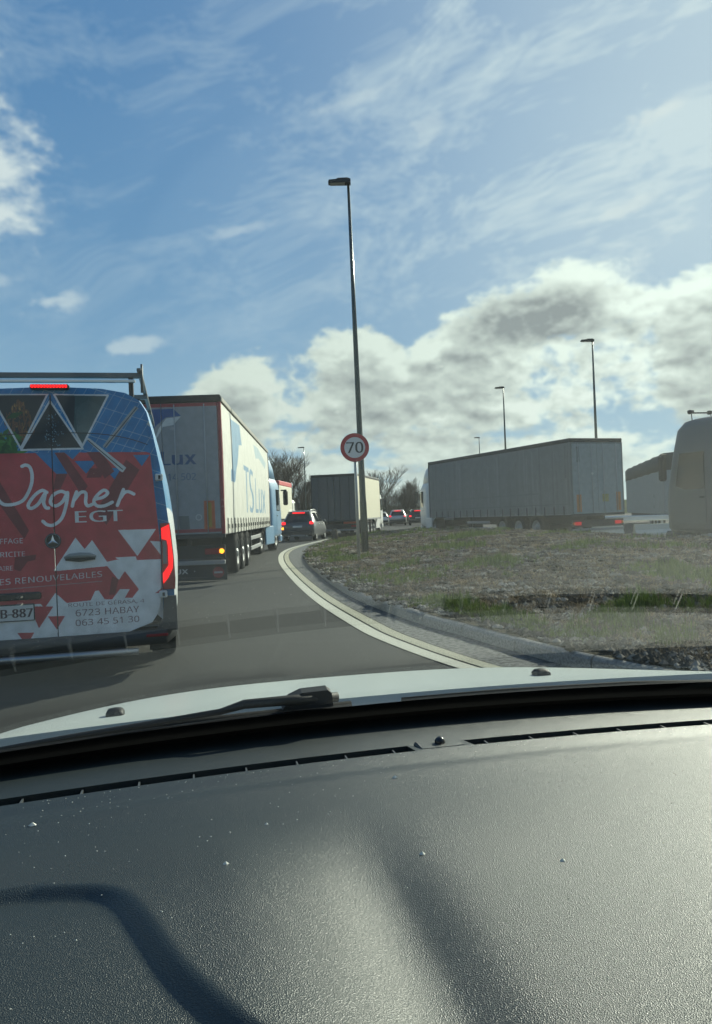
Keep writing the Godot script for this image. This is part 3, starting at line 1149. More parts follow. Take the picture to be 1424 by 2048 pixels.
# ------------------------------------------------------------------ the white, red and blue van
func van() -> void:
	var t := thing("van", "blue, red and white printed van with roof rack at the left edge, brake lights on", "van", Vector3(-2.56, 0, -6.54), 13.0)
	var red := lin(0.52, 0.055, 0.07)
	var red_dark := lin(0.215, 0.035, 0.045)
	var white := lin(0.80, 0.83, 0.84)
	var blue := lin(0.004, 0.19, 0.46)
	var blue_dark := lin(0.008, 0.05, 0.13)
	var grey := lin(0.25, 0.27, 0.28)
	var p := Print.new(2.1, 2.5, Vector2(-1.05, 0.15), 520.0, blue)
	# solar cells: a slanted grid over the upper part
	var cell_line := lin(0.30, 0.46, 0.60)
	for k in range(-6, 12):
		var a := Vector2(0.22 + k * 0.085, 2.5)
		p.stroke([a, a + Vector2(-0.62, -1.05)], 0.004, cell_line, false)
	for k in range(-4, 12):
		var a := Vector2(-0.2, 2.66 - k * 0.14)
		p.stroke([a, a + Vector2(1.4, -0.46)], 0.005, cell_line, false)
	# dark glass triangles with their pale frames
	var pane := lin(0.014, 0.022, 0.03)
	p.poly(V2([[-1.0, 2.425], [-0.021, 2.425], [-0.242, 1.975], [-0.45, 2.40], [-1.0, 2.40]]), pane)
	p.poly(V2([[-0.46, 2.42], [-0.03, 2.42], [-0.242, 1.985]]), pane)
	p.poly(V2([[0.031, 2.423], [0.466, 2.414], [0.246, 1.994]]), lin(0.03, 0.075, 0.085))
	p.poly(V2([[0.05, 2.415], [0.20, 2.41], [0.18, 2.12]]), pane)
	for k in 22:
		var x := 0.20 + 0.010 * k
		p.stroke(V2([[x, 2.38 - absf(k - 11) * 0.006], [0.21 + 0.004 * k, 2.10]]), 0.003, lin(0.11, 0.17, 0.17), false)
	p.poly(V2([[-0.003, 2.368], [-0.239, 1.96], [0.245, 1.964]]), pane)
	# flames and green leaves at the left, a thin splash in the middle pane
	var r := RandomNumberGenerator.new()
	r.seed = 12
	for k in 260:
		var y := r.randf_range(2.02, 2.34)
		var half := 0.02 + (2.38 - y) * 0.0 + 0.10 * smoothstep(1.95, 2.12, y) * smoothstep(2.40, 2.15, y)
		var x := -0.25 + r.randf_range(-1, 1) * half
		var c := lin(0.10, 0.035, 0.02).lerp(lin(0.42, 0.26, 0.07), r.randf() * r.randf())
		p.stroke([Vector2(x, y), Vector2(x + r.randf_range(-0.012, 0.012), y + r.randf_range(0.01, 0.05))], r.randf_range(0.004, 0.012), c, false)
	for k in 140:
		var c0 := Vector2(-0.38 + r.randfn() * 0.07, 1.95 + r.randfn() * 0.09)
		var e := Vector2.from_angle(r.randf() * TAU) * r.randf_range(0.03, 0.08)
		var gcol := lin(0.012, 0.07, 0.015).lerp(lin(0.06, 0.24, 0.04), r.randf())
		p.poly([c0 - e, c0 + e.orthogonal() * 0.3, c0 + e, c0 - e.orthogonal() * 0.3], gcol)
	for k in 90:
		var y := r.randf_range(1.99, 2.26)
		p.disc(Vector2(0.005 + r.randfn() * 0.018 * (1.0 + (2.3 - y) * 3.0), y), r.randf_range(0.002, 0.006), lin(0.08, 0.22, 0.34).lerp(lin(0.4, 0.5, 0.5), r.randf() * r.randf()))
	var frame := lin(0.66, 0.70, 0.72)
	for tri3 in [[[-0.003, 2.372], [-0.243, 1.958], [0.249, 1.962], [-0.003, 2.372]], [[-1.0, 2.43], [-0.02, 2.43], [-0.246, 1.972], [-0.47, 2.42]], [[0.03, 2.43], [0.47, 2.42], [0.247, 1.985], [0.03, 2.43]]]:
		p.stroke(V2(tri3), 0.016, frame)
	# tilted panel edges
	p.poly(V2([[0.69, 2.33], [0.72, 2.31], [0.44, 1.96], [0.41, 1.98]]), lin(0.30, 0.36, 0.38))
	p.poly(V2([[0.702, 2.318], [0.708, 2.314], [0.43, 1.965], [0.424, 1.97]]), lin(0.02, 0.03, 0.04))
	p.poly(V2([[0.80, 2.20], [0.84, 2.15], [0.86, 2.11], [0.78, 2.17]]), lin(0.4, 0.45, 0.46))
	# red field with its ragged upper edge
	p.poly(V2([[-1.05, 1.935], [0.77, 1.925], [0.803, 1.915], [0.862, 1.10], [0.86, 0.36], [-1.05, 0.36]]), red)
	for q in [[[-0.13, 1.93], [0.02, 1.93], [0.12, 1.75], [0.03, 1.75]], [[0.10, 1.93], [0.22, 1.93], [0.165, 1.87]], [[0.18, 1.855], [0.36, 1.855], [0.27, 1.745]], [[0.42, 1.79], [0.58, 1.79], [0.50, 1.69]], [[0.66, 1.90], [0.80, 1.90], [0.73, 1.80]]]:
		p.poly(V2(q), blue)
	for q in [[[0.02, 1.93], [0.10, 1.93], [0.28, 1.64], [0.23, 1.56]], [[0.28, 1.93], [0.40, 1.93], [0.50, 1.76], [0.42, 1.70]], [[0.30, 1.79], [0.42, 1.79], [0.39, 1.71], [0.27, 1.71]], [[0.60, 1.86], [0.71, 1.77], [0.42, 1.30], [0.34, 1.42]], [[-0.43, 1.72], [-0.20, 1.28], [-0.24, 1.21], [-0.46, 1.56]], [[0.03, 1.75], [0.12, 1.75], [0.06, 1.62], [0.0, 1.62]]]:
		p.poly(V2(q), red_dark)
	p.poly(V2([[0.268, 2.05], [0.305, 2.05], [0.60, 1.79], [0.57, 1.75], [0.55, 1.76]]), lin(0.58, 0.63, 0.64))
	p.stroke(V2([[0.29, 2.035], [0.57, 1.775]]), 0.008, lin(0.02, 0.03, 0.03), false)
	# white and red mosaic below
	p.poly(V2([[-0.016, 0.936], [0.166, 1.204], [0.236, 1.103], [0.299, 1.177], [0.414, 0.985], [0.50, 1.0], [0.52, 0.99], [0.48, 1.02], [0.652, 1.02], [0.66, 0.987], [0.863, 0.985], [0.863, 0.36], [-1.05, 0.36], [-1.05, 0.46], [-0.40, 0.45], [-0.18, 0.447], [-0.10, 0.62], [-0.011, 0.745], [0.078, 0.654], [0.269, 0.664], [0.414, 0.948], [-0.012, 0.927]]), white)
	p.poly(V2([[-1.05, 0.66], [-0.13, 0.66], [-0.10, 0.62], [-0.18, 0.447], [-0.32, 0.43], [-1.05, 0.43]]), white)
	p.poly(V2([[0.512, 1.254], [0.83, 1.249], [0.666, 1.021]]), white)
	p.poly(V2([[0.775, 1.147], [0.868, 1.138], [0.862, 1.021]]), white)
	p.poly(V2([[-0.021, 0.915], [0.414, 0.948], [0.505, 0.822], [0.557, 0.897], [0.668, 0.734], [0.611, 0.664], [0.549, 0.668], [0.593, 0.739], [0.51, 0.744], [0.445, 0.661], [0.384, 0.665], [0.337, 0.745], [0.223, 0.731], [0.269, 0.664], [0.078, 0.654], [-0.011, 0.745], [-0.073, 0.676], [-0.16, 0.76], [-0.16, 0.92]]), red)
	p.poly(V2([[0.45, 0.86], [0.505, 0.83], [0.47, 0.70], [0.42, 0.70]]), red_dark)
	p.poly(V2([[-0.32, 1.06], [-0.15, 1.075], [-0.16, 1.03], [-0.22, 1.02], [-0.28, 0.94], [-0.33, 0.96]]), red_dark)
	for q in [[[-0.221, 0.644], [-0.031, 0.631], [-0.15, 0.455]], [[-0.077, 0.55], [0.059, 0.545], [-0.009, 0.435]], [[-0.322, 0.428], [-0.189, 0.422], [-0.251, 0.317]], [[0.80, 0.69], [0.86, 0.69], [0.86, 0.73]]]:
		p.poly(V2(q), red)
	# hand written name
	var ink := lin(0.76, 0.80, 0.82)
	for s in [
		[[-0.66, 1.80], [-0.63, 1.62], [-0.56, 1.51], [-0.48, 1.62], [-0.45, 1.74]],
		[[-0.46, 1.66], [-0.44, 1.56], [-0.40, 1.51], [-0.348, 1.50], [-0.28, 1.512], [-0.225, 1.55], [-0.175, 1.65], [-0.162, 1.74], [-0.178, 1.81], [-0.21, 1.83], [-0.24, 1.82]],
		[[-0.05, 1.595], [-0.09, 1.612], [-0.15, 1.57], [-0.20, 1.495], [-0.178, 1.464], [-0.12, 1.50], [-0.065, 1.585], [-0.078, 1.51], [-0.062, 1.468], [-0.04, 1.462]],
		[[0.108, 1.582], [0.06, 1.60], [0.0, 1.57], [-0.024, 1.51], [0.015, 1.478], [0.075, 1.515], [0.115, 1.588], [0.10, 1.48], [0.06, 1.37], [-0.005, 1.318], [-0.055, 1.322], [-0.088, 1.352]],
		[[0.15, 1.472], [0.165, 1.53], [0.188, 1.592]], [[0.165, 1.52], [0.22, 1.585], [0.262, 1.578], [0.258, 1.50], [0.275, 1.47], [0.312, 1.482]],
		[[0.335, 1.525], [0.40, 1.54], [0.44, 1.575], [0.41, 1.60], [0.36, 1.565], [0.325, 1.51], [0.35, 1.468], [0.41, 1.466], [0.475, 1.495]],
		[[0.515, 1.466], [0.57, 1.602]], [[0.545, 1.53], [0.575, 1.572], [0.61, 1.582], [0.655, 1.56]]]:
		p.stroke(curve(V2(s), 6), 0.028, ink)
	p.words("EGT", Vector2(0.172, 1.331), 0.382, 0.096, ink, 0.0, 0.004)
	var ink2 := lin(0.68, 0.70, 0.72)
	p.words("CHAUFFAGE", Vector2(-0.61, 1.175), 0.358, 0.044, ink2)
	p.words("ELECTRICITE", Vector2(-0.62, 1.065), 0.382, 0.042, ink2)
	p.words("SANITAIRE", Vector2(-0.60, 0.952), 0.262, 0.038, ink2)
	p.words("ENERGIES RENOUVELABLES", Vector2(-0.76, 0.822), 1.13, 0.050, ink2, 0.032)
	p.stroke(V2([[-0.45, 0.795], [0.37, 0.822]]), 0.008, lin(0.42, 0.25, 0.26), false)
	p.words("ROUTE DE GÉRASA, 4", Vector2(0.09, 0.612), 0.62, 0.046, lin(0.20, 0.10, 0.11))
	p.words("6723 HABAY", Vector2(0.145, 0.535), 0.52, 0.056, lin(0.20, 0.10, 0.11))
	p.words("063 45 51 30", Vector2(0.142, 0.452), 0.52, 0.054, lin(0.20, 0.10, 0.11))
	p.grime(0.16, 5, 0.012)
	var face := mat(Color.WHITE, 0.38)
	face.albedo_texture = p.texture()
	# body shell
	var prof := [[0.93, 0.40], [0.975, 0.50], [0.985, 0.84], [0.955, 1.28], [0.94, 1.425], [0.938, 1.435], [0.93, 1.52], [0.895, 1.80], [0.845, 2.07], [0.795, 2.28], [0.735, 2.38], [0.62, 2.445], [0.42, 2.482], [0.0, 2.50]]
	var rings := []
	for e in [[-0.03, 0.985, 1.0], [-0.10, 1.0, 1.0], [-1.0, 1.01, 1.0], [-3.8, 1.01, 1.0], [-4.5, 1.0, 0.94], [-5.0, 0.97, 0.62], [-5.75, 0.92, 0.5], [-5.95, 0.82, 0.42]]:
		var ring := []
		for k in range(prof.size() - 1, -1, -1):
			ring.append(Vector3(-prof[k][0] * e[1], 0.40 + (prof[k][1] - 0.40) * e[2], e[0]))
		ring.reverse()
		var other := []
		for k in range(prof.size() - 2, -1, -1):
			other.append(Vector3(prof[k][0] * e[1], 0.40 + (prof[k][1] - 0.40) * e[2], e[0]))
		rings.append(ring + other)
	var st := new_st(true)
	for i in rings.size() - 1:
		var cnt: int = rings[0].size()
		for k in cnt:
			var k2 := (k + 1) % cnt
			for v in [rings[i][k], rings[i][k2], rings[i + 1][k2], rings[i][k], rings[i + 1][k2], rings[i + 1][k]]:
				st.set_color(Color(0.010, 0.19, 0.40) if v.y > 1.43 else Color(0.66, 0.70, 0.71))
				st.add_vertex(v)
	var side_paint := mat(Color.WHITE, 0.3)
	side_paint.vertex_color_use_as_albedo = true
	side_paint.clearcoat_enabled = true
	side_paint.clearcoat = 0.6
	put("body", st, side_paint, t)
	# rear surround carries the print as well
	st = new_st()
	var R: Array = rings[0]
	for k in R.size() - 1:
		var a: Vector3 = R[k]
		var b: Vector3 = R[k + 1]
		var c := Vector3(0, 1.3, -0.03)
		for v in [a, b, c]:
			st.set_uv(p.uv(Vector2(v.x, v.y)))
			st.add_vertex(v)
	put("rear_surround", st, face, t)
	# two door leaves, slightly bowed
	var edge := [[0.40, 0.70], [0.457, 0.80], [0.606, 0.848], [0.985, 0.862], [1.25, 0.86], [1.7, 0.835], [2.07, 0.79], [2.25, 0.745], [2.36, 0.68], [2.415, 0.55]]
	for s in [-1.0, 1.0]:
		st = new_st(true)
		var rows := 30
		var cols := 12
		var g := []
		for j in rows + 1:
			var row := []
			var y0 := lerpf(0.372, 2.428, float(j) / rows)
			var lim := 0.58
			for k in edge.size() - 1:
				if y0 >= edge[k][0] and y0 <= edge[k + 1][0]:
					lim = lerpf(edge[k][1], edge[k + 1][1], (y0 - edge[k][0]) / (edge[k + 1][0] - edge[k][0]))
			if y0 < edge[0][0]:
				lim = lerpf(0.56, 0.70, (y0 - 0.37) / 0.03)
			if y0 > 2.415:
				lim = 0.50
			for i in cols + 1:
				var u: float = lerpf(0.0045, lim, float(i) / cols) * s
				row.append(door_point(u, y0))
			g.append(row)
		for j in rows:
			for i in cols:
				var q := [g[j][i], g[j][i + 1], g[j + 1][i + 1], g[j + 1][i]]
				for k in [0, 1, 2, 0, 2, 3]:
					st.set_uv(p.uv(Vector2(q[k].x, q[k].y)))
					st.add_vertex(q[k])
		put("rear_door", st, face, t)
	boxed("door_gap", Vector3(-0.004, 0.375, -0.02), Vector3(0.004, 2.42, 0.02), 0.0, M.black, t)
	for y in [2.095]:
		for s in [-1.0, 1.0]:
			st = new_st()
			for k in 12:
				var a := door_point(s * lerpf(0.01, 0.785, k / 12.0), y - 0.11 * pow(k / 12.0, 3.0)) + Vector3(0, 0, 0.0015)
				var b := door_point(s * lerpf(0.01, 0.785, (k + 1) / 12.0), y - 0.11 * pow((k + 1) / 12.0, 3.0)) + Vector3(0, 0, 0.0015)
				quad(st, a, b, b + Vector3(0, 0.007, 0), a + Vector3(0, 0.007, 0))
			put("window_edge", st, M.black, t)
	# round emblem with three points
	st = new_st(true)
	var em := []
	for e in [[0.0, 0.066], [0.014, 0.062], [0.016, 0.054], [0.008, 0.052]]:
		var ring := []
		for k in 32:
			ring.append(Vector3(-0.014 + cos(TAU * k / 32) * e[1], 1.183 + sin(TAU * k / 32) * e[1], 0.038 + e[0]))
		em.append(ring)
	loft(st, em, true, false)
	var badge := put("emblem", st, mat(lin(0.12, 0.13, 0.14), 0.2, 0.6), t)
	st = new_st()
	for k in 32:
		tri(st, Vector3(-0.014, 1.183, 0.046), Vector3(-0.014 + cos(TAU * k / 32) * 0.053, 1.183 + sin(TAU * k / 32) * 0.053, 0.046), Vector3(-0.014 + cos(TAU * (k + 1) / 32) * 0.053, 1.183 + sin(TAU * (k + 1) / 32) * 0.053, 0.046))
	put("emblem_ground", st, M.black_gloss, badge)
	st = new_st()
	for k in 3:
		var a := PI / 2 + TAU * k / 3
		var c := Vector3(-0.014, 1.183, 0.058)
		var tip := Vector3(-0.014 + cos(a) * 0.052, 1.183 + sin(a) * 0.052, 0.05)
		for s in [-1.0, 1.0]:
			var b := Vector3(-0.014 + cos(a + s * PI / 3) * 0.014, 1.183 + sin(a + s * PI / 3) * 0.014, 0.05)
			tri(st, c, tip, b)
	put("star", st, mat(lin(0.62, 0.64, 0.65), 0.25, 0.7), badge)
	# door handle in its recess
	st = new_st(true)
	tube(st, [Vector3(0.075, 1.035, 0.045), Vector3(0.12, 1.05, 0.06), Vector3(0.20, 1.053, 0.066), Vector3(0.28, 1.05, 0.06), Vector3(0.325, 1.036, 0.045)], [0.012, 0.022, 0.026, 0.022, 0.012], 10)
	put("door_handle", st, mat(lin(0.22, 0.24, 0.24), 0.3), t)
	st = new_st(true)
	tube(st, [Vector3(0.08, 1.022, 0.040), Vector3(0.20, 1.018, 0.043), Vector3(0.32, 1.022, 0.040)], [0.012, 0.022, 0.012], 10)
	put("handle_recess", st, M.black, t)
	# third brake light, high on the roof edge
	st = new_st()
	for k in 12:
		var x := -0.148 + k * 0.0245
		box(st, Vector3(x, 2.480, -0.02), Vector3(x + 0.021, 2.505, 0.05), 0.004)
	put("high_brake_light", st, M.lamp_red, t)
	boxed("brake_light_housing", Vector3(-0.158, 2.472, -0.05), Vector3(0.154, 2.512, 0.03), 0.01, M.black, t)
	# tail lamps
	for s in [1.0, -1.0]:
		st = new_st()
		prism(st, PackedVector2Array(V2([[s * 0.868, 1.296], [s * 0.945, 1.30], [s * 0.955, 1.22], [s * 0.972, 1.0], [s * 0.98, 0.80], [s * 0.975, 0.72], [s * 0.87, 0.72], [s * 0.868, 0.80]])), -0.09, 0.012)
		var lamp := put("tail_lamp", st, M.lamp_red_off, t)
		st = new_st()
		prism(st, PackedVector2Array(V2([[s * 0.874, 1.255], [s * 0.94, 1.285], [s * 0.948, 1.20], [s * 0.965, 1.0], [s * 0.96, 0.90], [s * 0.92, 0.82], [s * 0.876, 0.77], [s * 0.874, 0.86], [s * 0.925, 0.93], [s * 0.925, 1.10], [s * 0.915, 1.15], [s * 0.875, 1.16]])), 0.008, 0.02)
		put("brake_light", st, M.lamp_red, lamp)
		st = new_st()
		box(st, Vector3(s * 0.878, 0.94, 0.004), Vector3(s * 0.918, 1.145, 0.016), 0.006)
		put("reversing_lens", st, mat(lin(0.16, 0.17, 0.18), 0.15), lamp)
		for y in [1.70, 0.68]:
			boxed("hinge", Vector3(s * 0.838, y - 0.03, -0.01), Vector3(s * 0.905, y + 0.03, 0.035), 0.008, mat(lin(0.55, 0.58, 0.58), 0.4), t)
			boxed("hinge_pin", Vector3(s * 0.865, y - 0.016, 0.03), Vector3(s * 0.885, y + 0.016, 0.04), 0.003, M.black, t)
	# bumper, step and reflectors
	st = new_st(true)
	var bp := []
	for k in 25:
		var a := lerpf(-1.0, 1.0, k / 24.0)
		var x := a * 0.975
		var z := 0.10 - 0.10 * pow(absf(a), 6.0)
		if k == 0 or k == 24:
			z = -0.45
		bp.append([Vector3(x, 0.25, z - 0.05), Vector3(x, 0.26, z), Vector3(x, 0.36, z), Vector3(x, 0.375, z - 0.03), Vector3(x * 0.97, 0.375, z - 0.14)])
	loft(st, bp, false, false)
	put("bumper", st, mat(lin(0.03, 0.034, 0.038), 0.55), t)
	for s in [-1.0, 1.0]:
		st = new_st()
		prism(st, PackedVector2Array(V2([[s * 0.80, 0.37], [s * 0.86, 0.45], [s * 0.872, 0.66], [s * 0.98, 0.66], [s * 0.985, 0.36]])), -0.30, 0.008)
		put("bumper_corner", st, mat(lin(0.03, 0.034, 0.038), 0.5), t)
		boxed("reflector", Vector3(s * 0.72, 0.325, 0.075), Vector3(s * 0.90, 0.348, 0.095), 0.004, M.lamp_red_off, t)
		boxed("mud_flap", Vector3(s * 0.72, 0.12, -0.52), Vector3(s * 0.96, 0.40, -0.50), 0.003, M.rubber, t)
	st = new_st(true)
	tube(st, [Vector3(-0.68, 0.222, 0.16), Vector3(0.655, 0.222, 0.16)], [0.03, 0.03], 12)
	put("step_bar", st, M.steel, t)
	for x in [-0.5, 0.5]:
		boxed("step_bracket", Vector3(x - 0.03, 0.215, -0.3), Vector3(x + 0.03, 0.25, 0.15), 0.004, M.chassis, t)
	boxed("underbody", Vector3(-0.85, 0.27, -5.5), Vector3(0.85, 0.42, -0.25), 0.02, M.chassis, t)
	# number plate with its lamp strip
	boxed("plate_garnish", Vector3(-0.62, 0.70, 0.03), Vector3(-0.12, 0.765, 0.062), 0.015, M.black_gloss, t)
	boxed("plate_frame", Vector3(-0.712, 0.525, 0.03), Vector3(-0.178, 0.668, 0.048), 0.004, M.black, t)
	var pl := Print.new(0.52, 0.125, Vector2(-0.705, 0.533), 1400.0, lin(0.55, 0.56, 0.55))
	pl.words("B-887", Vector2(-0.44, 0.557), 0.245, 0.072, lin(0.05, 0.02, 0.025), 0.0, 0.004)
	var pm := mat(Color.WHITE, 0.5)
	pm.albedo_texture = pl.texture()
	st = new_st()
	quad_uv(st, [Vector3(-0.705, 0.533, 0.0495), Vector3(-0.185, 0.533, 0.0495), Vector3(-0.185, 0.658, 0.0495), Vector3(-0.705, 0.658, 0.0495)], [pl.uv(Vector2(-0.705, 0.533)), pl.uv(Vector2(-0.185, 0.533)), pl.uv(Vector2(-0.185, 0.658)), pl.uv(Vector2(-0.705, 0.658))])
	put("number_plate", st, pm, t)
	for s in [-1.0, 1.0]:
		wheel(t, Vector3(s * 0.84, 0.34, -0.98), 0.34, 0.23, M.rim_dull)
		wheel(t, Vector3(s * 0.84, 0.34, -4.9), 0.34, 0.23, M.rim_dull)
	# roof rack: cross bars on feet, two long rails, upright stop
	for z in [-0.10, -1.3, -2.5, -3.6]:
		st = new_st()
		box(st, Vector3(-0.76, 2.585, z - 0.03), Vector3(0.76, 2.63, z + 0.03), 0.006)
		put("rack_cross_bar", st, M.rack, t)
		for s in [-1.0, 1.0]:
			boxed("rack_foot", Vector3(s * 0.66 - 0.02, 2.42, z - 0.03), Vector3(s * 0.66 + 0.02, 2.586, z + 0.03), 0.004, M.dark, t)
	for x in [-0.72, 0.735]:
		boxed("rack_rail", Vector3(x - 0.02, 2.632, -3.7), Vector3(x + 0.02, 2.662, -0.02), 0.006, M.rack, t)
	boxed("rack_lower_bar", Vector3(-0.70, 2.535, -0.06), Vector3(0.70, 2.562, -0.02), 0.005, M.alu, t)
	for s in [-1.0, 1.0]:
		st = new_st(true)
		tube(st, [Vector3(s * 0.755, 2.45, -0.05), Vector3(s * 0.757, 2.70, -0.05)], [0.014, 0.010], 8)
		put("rack_stop", st, M.rack, t)

func door_point(u: float, y: float) -> Vector3:
	return Vector3(u, y, 0.038 - 0.035 * pow(absf(u) / 0.86, 2.0) - 0.03 * smoothstep(1.3, 2.45, y))
# ------------------------------------------------------------------ lorries
# curtain side: a wavy sheet at x = side, from u0 to u1 metres ahead of the rear; print coordinates are (u, y)
func curtain(x: float, s: float, u0: float, u1: float, y0: float, y1: float, print: Print, wave: float, sd: int) -> SurfaceTool:
	var st := new_st(true)
	var n := noise(0.12, sd, 3)
	var cols := 90
	var rows := 10
	var g := []
	for j in rows + 1:
		var row := []
		for i in cols + 1:
			var u := lerpf(u0, u1, float(i) / cols)
			var y := lerpf(y0, y1, float(j) / rows)
			var b := sin(u * TAU / 1.35) * 0.35 + n.get_noise_2d(u * 14.0, y * 2.0)
			var belly := sin(PI * float(j) / rows)
			var low := (1.0 - float(j) / rows)
			row.append([Vector3(x + s * (wave * b * (0.25 + 0.75 * belly) + 0.015 * belly), y + (0.035 * n.get_noise_1d(u * 30.0) if j == 0 else 0.0), -u), Vector2(u, y)])
		g.append(row)
	for j in rows:
		for i in cols:
			var q := [g[j][i], g[j][i + 1], g[j + 1][i + 1], g[j + 1][i]]
			for k in [0, 1, 2, 0, 2, 3]:
				if print:
					st.set_uv(print.uv(q[k][1]))
				st.add_vertex(q[k][0])
	return st

func printed(p: Print, rough := 0.55) -> StandardMaterial3D:
	var m := mat(Color.WHITE, rough)
	m.albedo_texture = p.texture()
	return m

# common running gear and frame of a three axle trailer
func trailer_frame(t: Node3D, L: float, w: float, h: float, post: Material, roof: Material, detailed: bool) -> void:
	var hw := w * 0.5
	var st := new_st()
	box(st, Vector3(-hw, h - 0.16, -L), Vector3(hw, h, 0.0), 0.02)
	put("roof", st, roof, t)
	for s in [-1.0, 1.0]:
		boxed("corner_post", Vector3(s * hw - 0.07 if s > 0 else -hw, 1.02, -0.10), Vector3(hw if s > 0 else -hw + 0.07, h - 0.161, 0.0), 0.008, post, t)
		boxed("front_post", Vector3(s * hw - 0.07 if s > 0 else -hw, 1.02, -L), Vector3(hw if s > 0 else -hw + 0.07, h - 0.161, -L + 0.10), 0.008, M.black, t)
		boxed("side_rail", Vector3(s * hw - 0.06 if s > 0 else -hw + 0.012, 1.0, -L), Vector3(hw - 0.012 if s > 0 else -hw + 0.06, 1.13, -0.1), 0.008, M.rim_dull, t)
		boxed("chassis_beam", Vector3(s * 0.45 - 0.05, 0.62, -L + 1.2), Vector3(s * 0.45 + 0.05, 1.0, -0.25), 0.01, M.chassis, t)
		for k in 3:
			wheel(t, Vector3(s * (hw - 0.2), 0.5, -2.5 - 1.31 * k), 0.5, 0.36, M.rim, true)
		boxed("landing_leg", Vector3(s * 0.8 - 0.06, 0.30, -L + 3.4), Vector3(s * 0.8 + 0.06, 1.0, -L + 3.55), 0.01, M.chassis, t)
		if detailed:
			st = new_st()
			for y in [0.45, 0.75]:
				box(st, Vector3(s * (hw - 0.06) - 0.015, y - 0.06, -L + 3.9), Vector3(s * (hw - 0.06) + 0.015, y + 0.06, -6.2), 0.01)
			put("side_guard", st, M.rim_dull, t)
	boxed("floor", Vector3(-hw + 0.08, 1.0, -L + 0.02), Vector3(hw - 0.08, 1.11, -0.02), 0.0, M.chassis, t)
	boxed("front_wall", Vector3(-hw + 0.071, 1.115, -L + 0.01), Vector3(hw - 0.071, h - 0.161, -L + 0.06), 0.0, M.plate, t)
	boxed("axle_group", Vector3(-hw + 0.4, 0.42, -5.3), Vector3(hw - 0.4, 0.58, -2.3), 0.03, M.chassis, t)

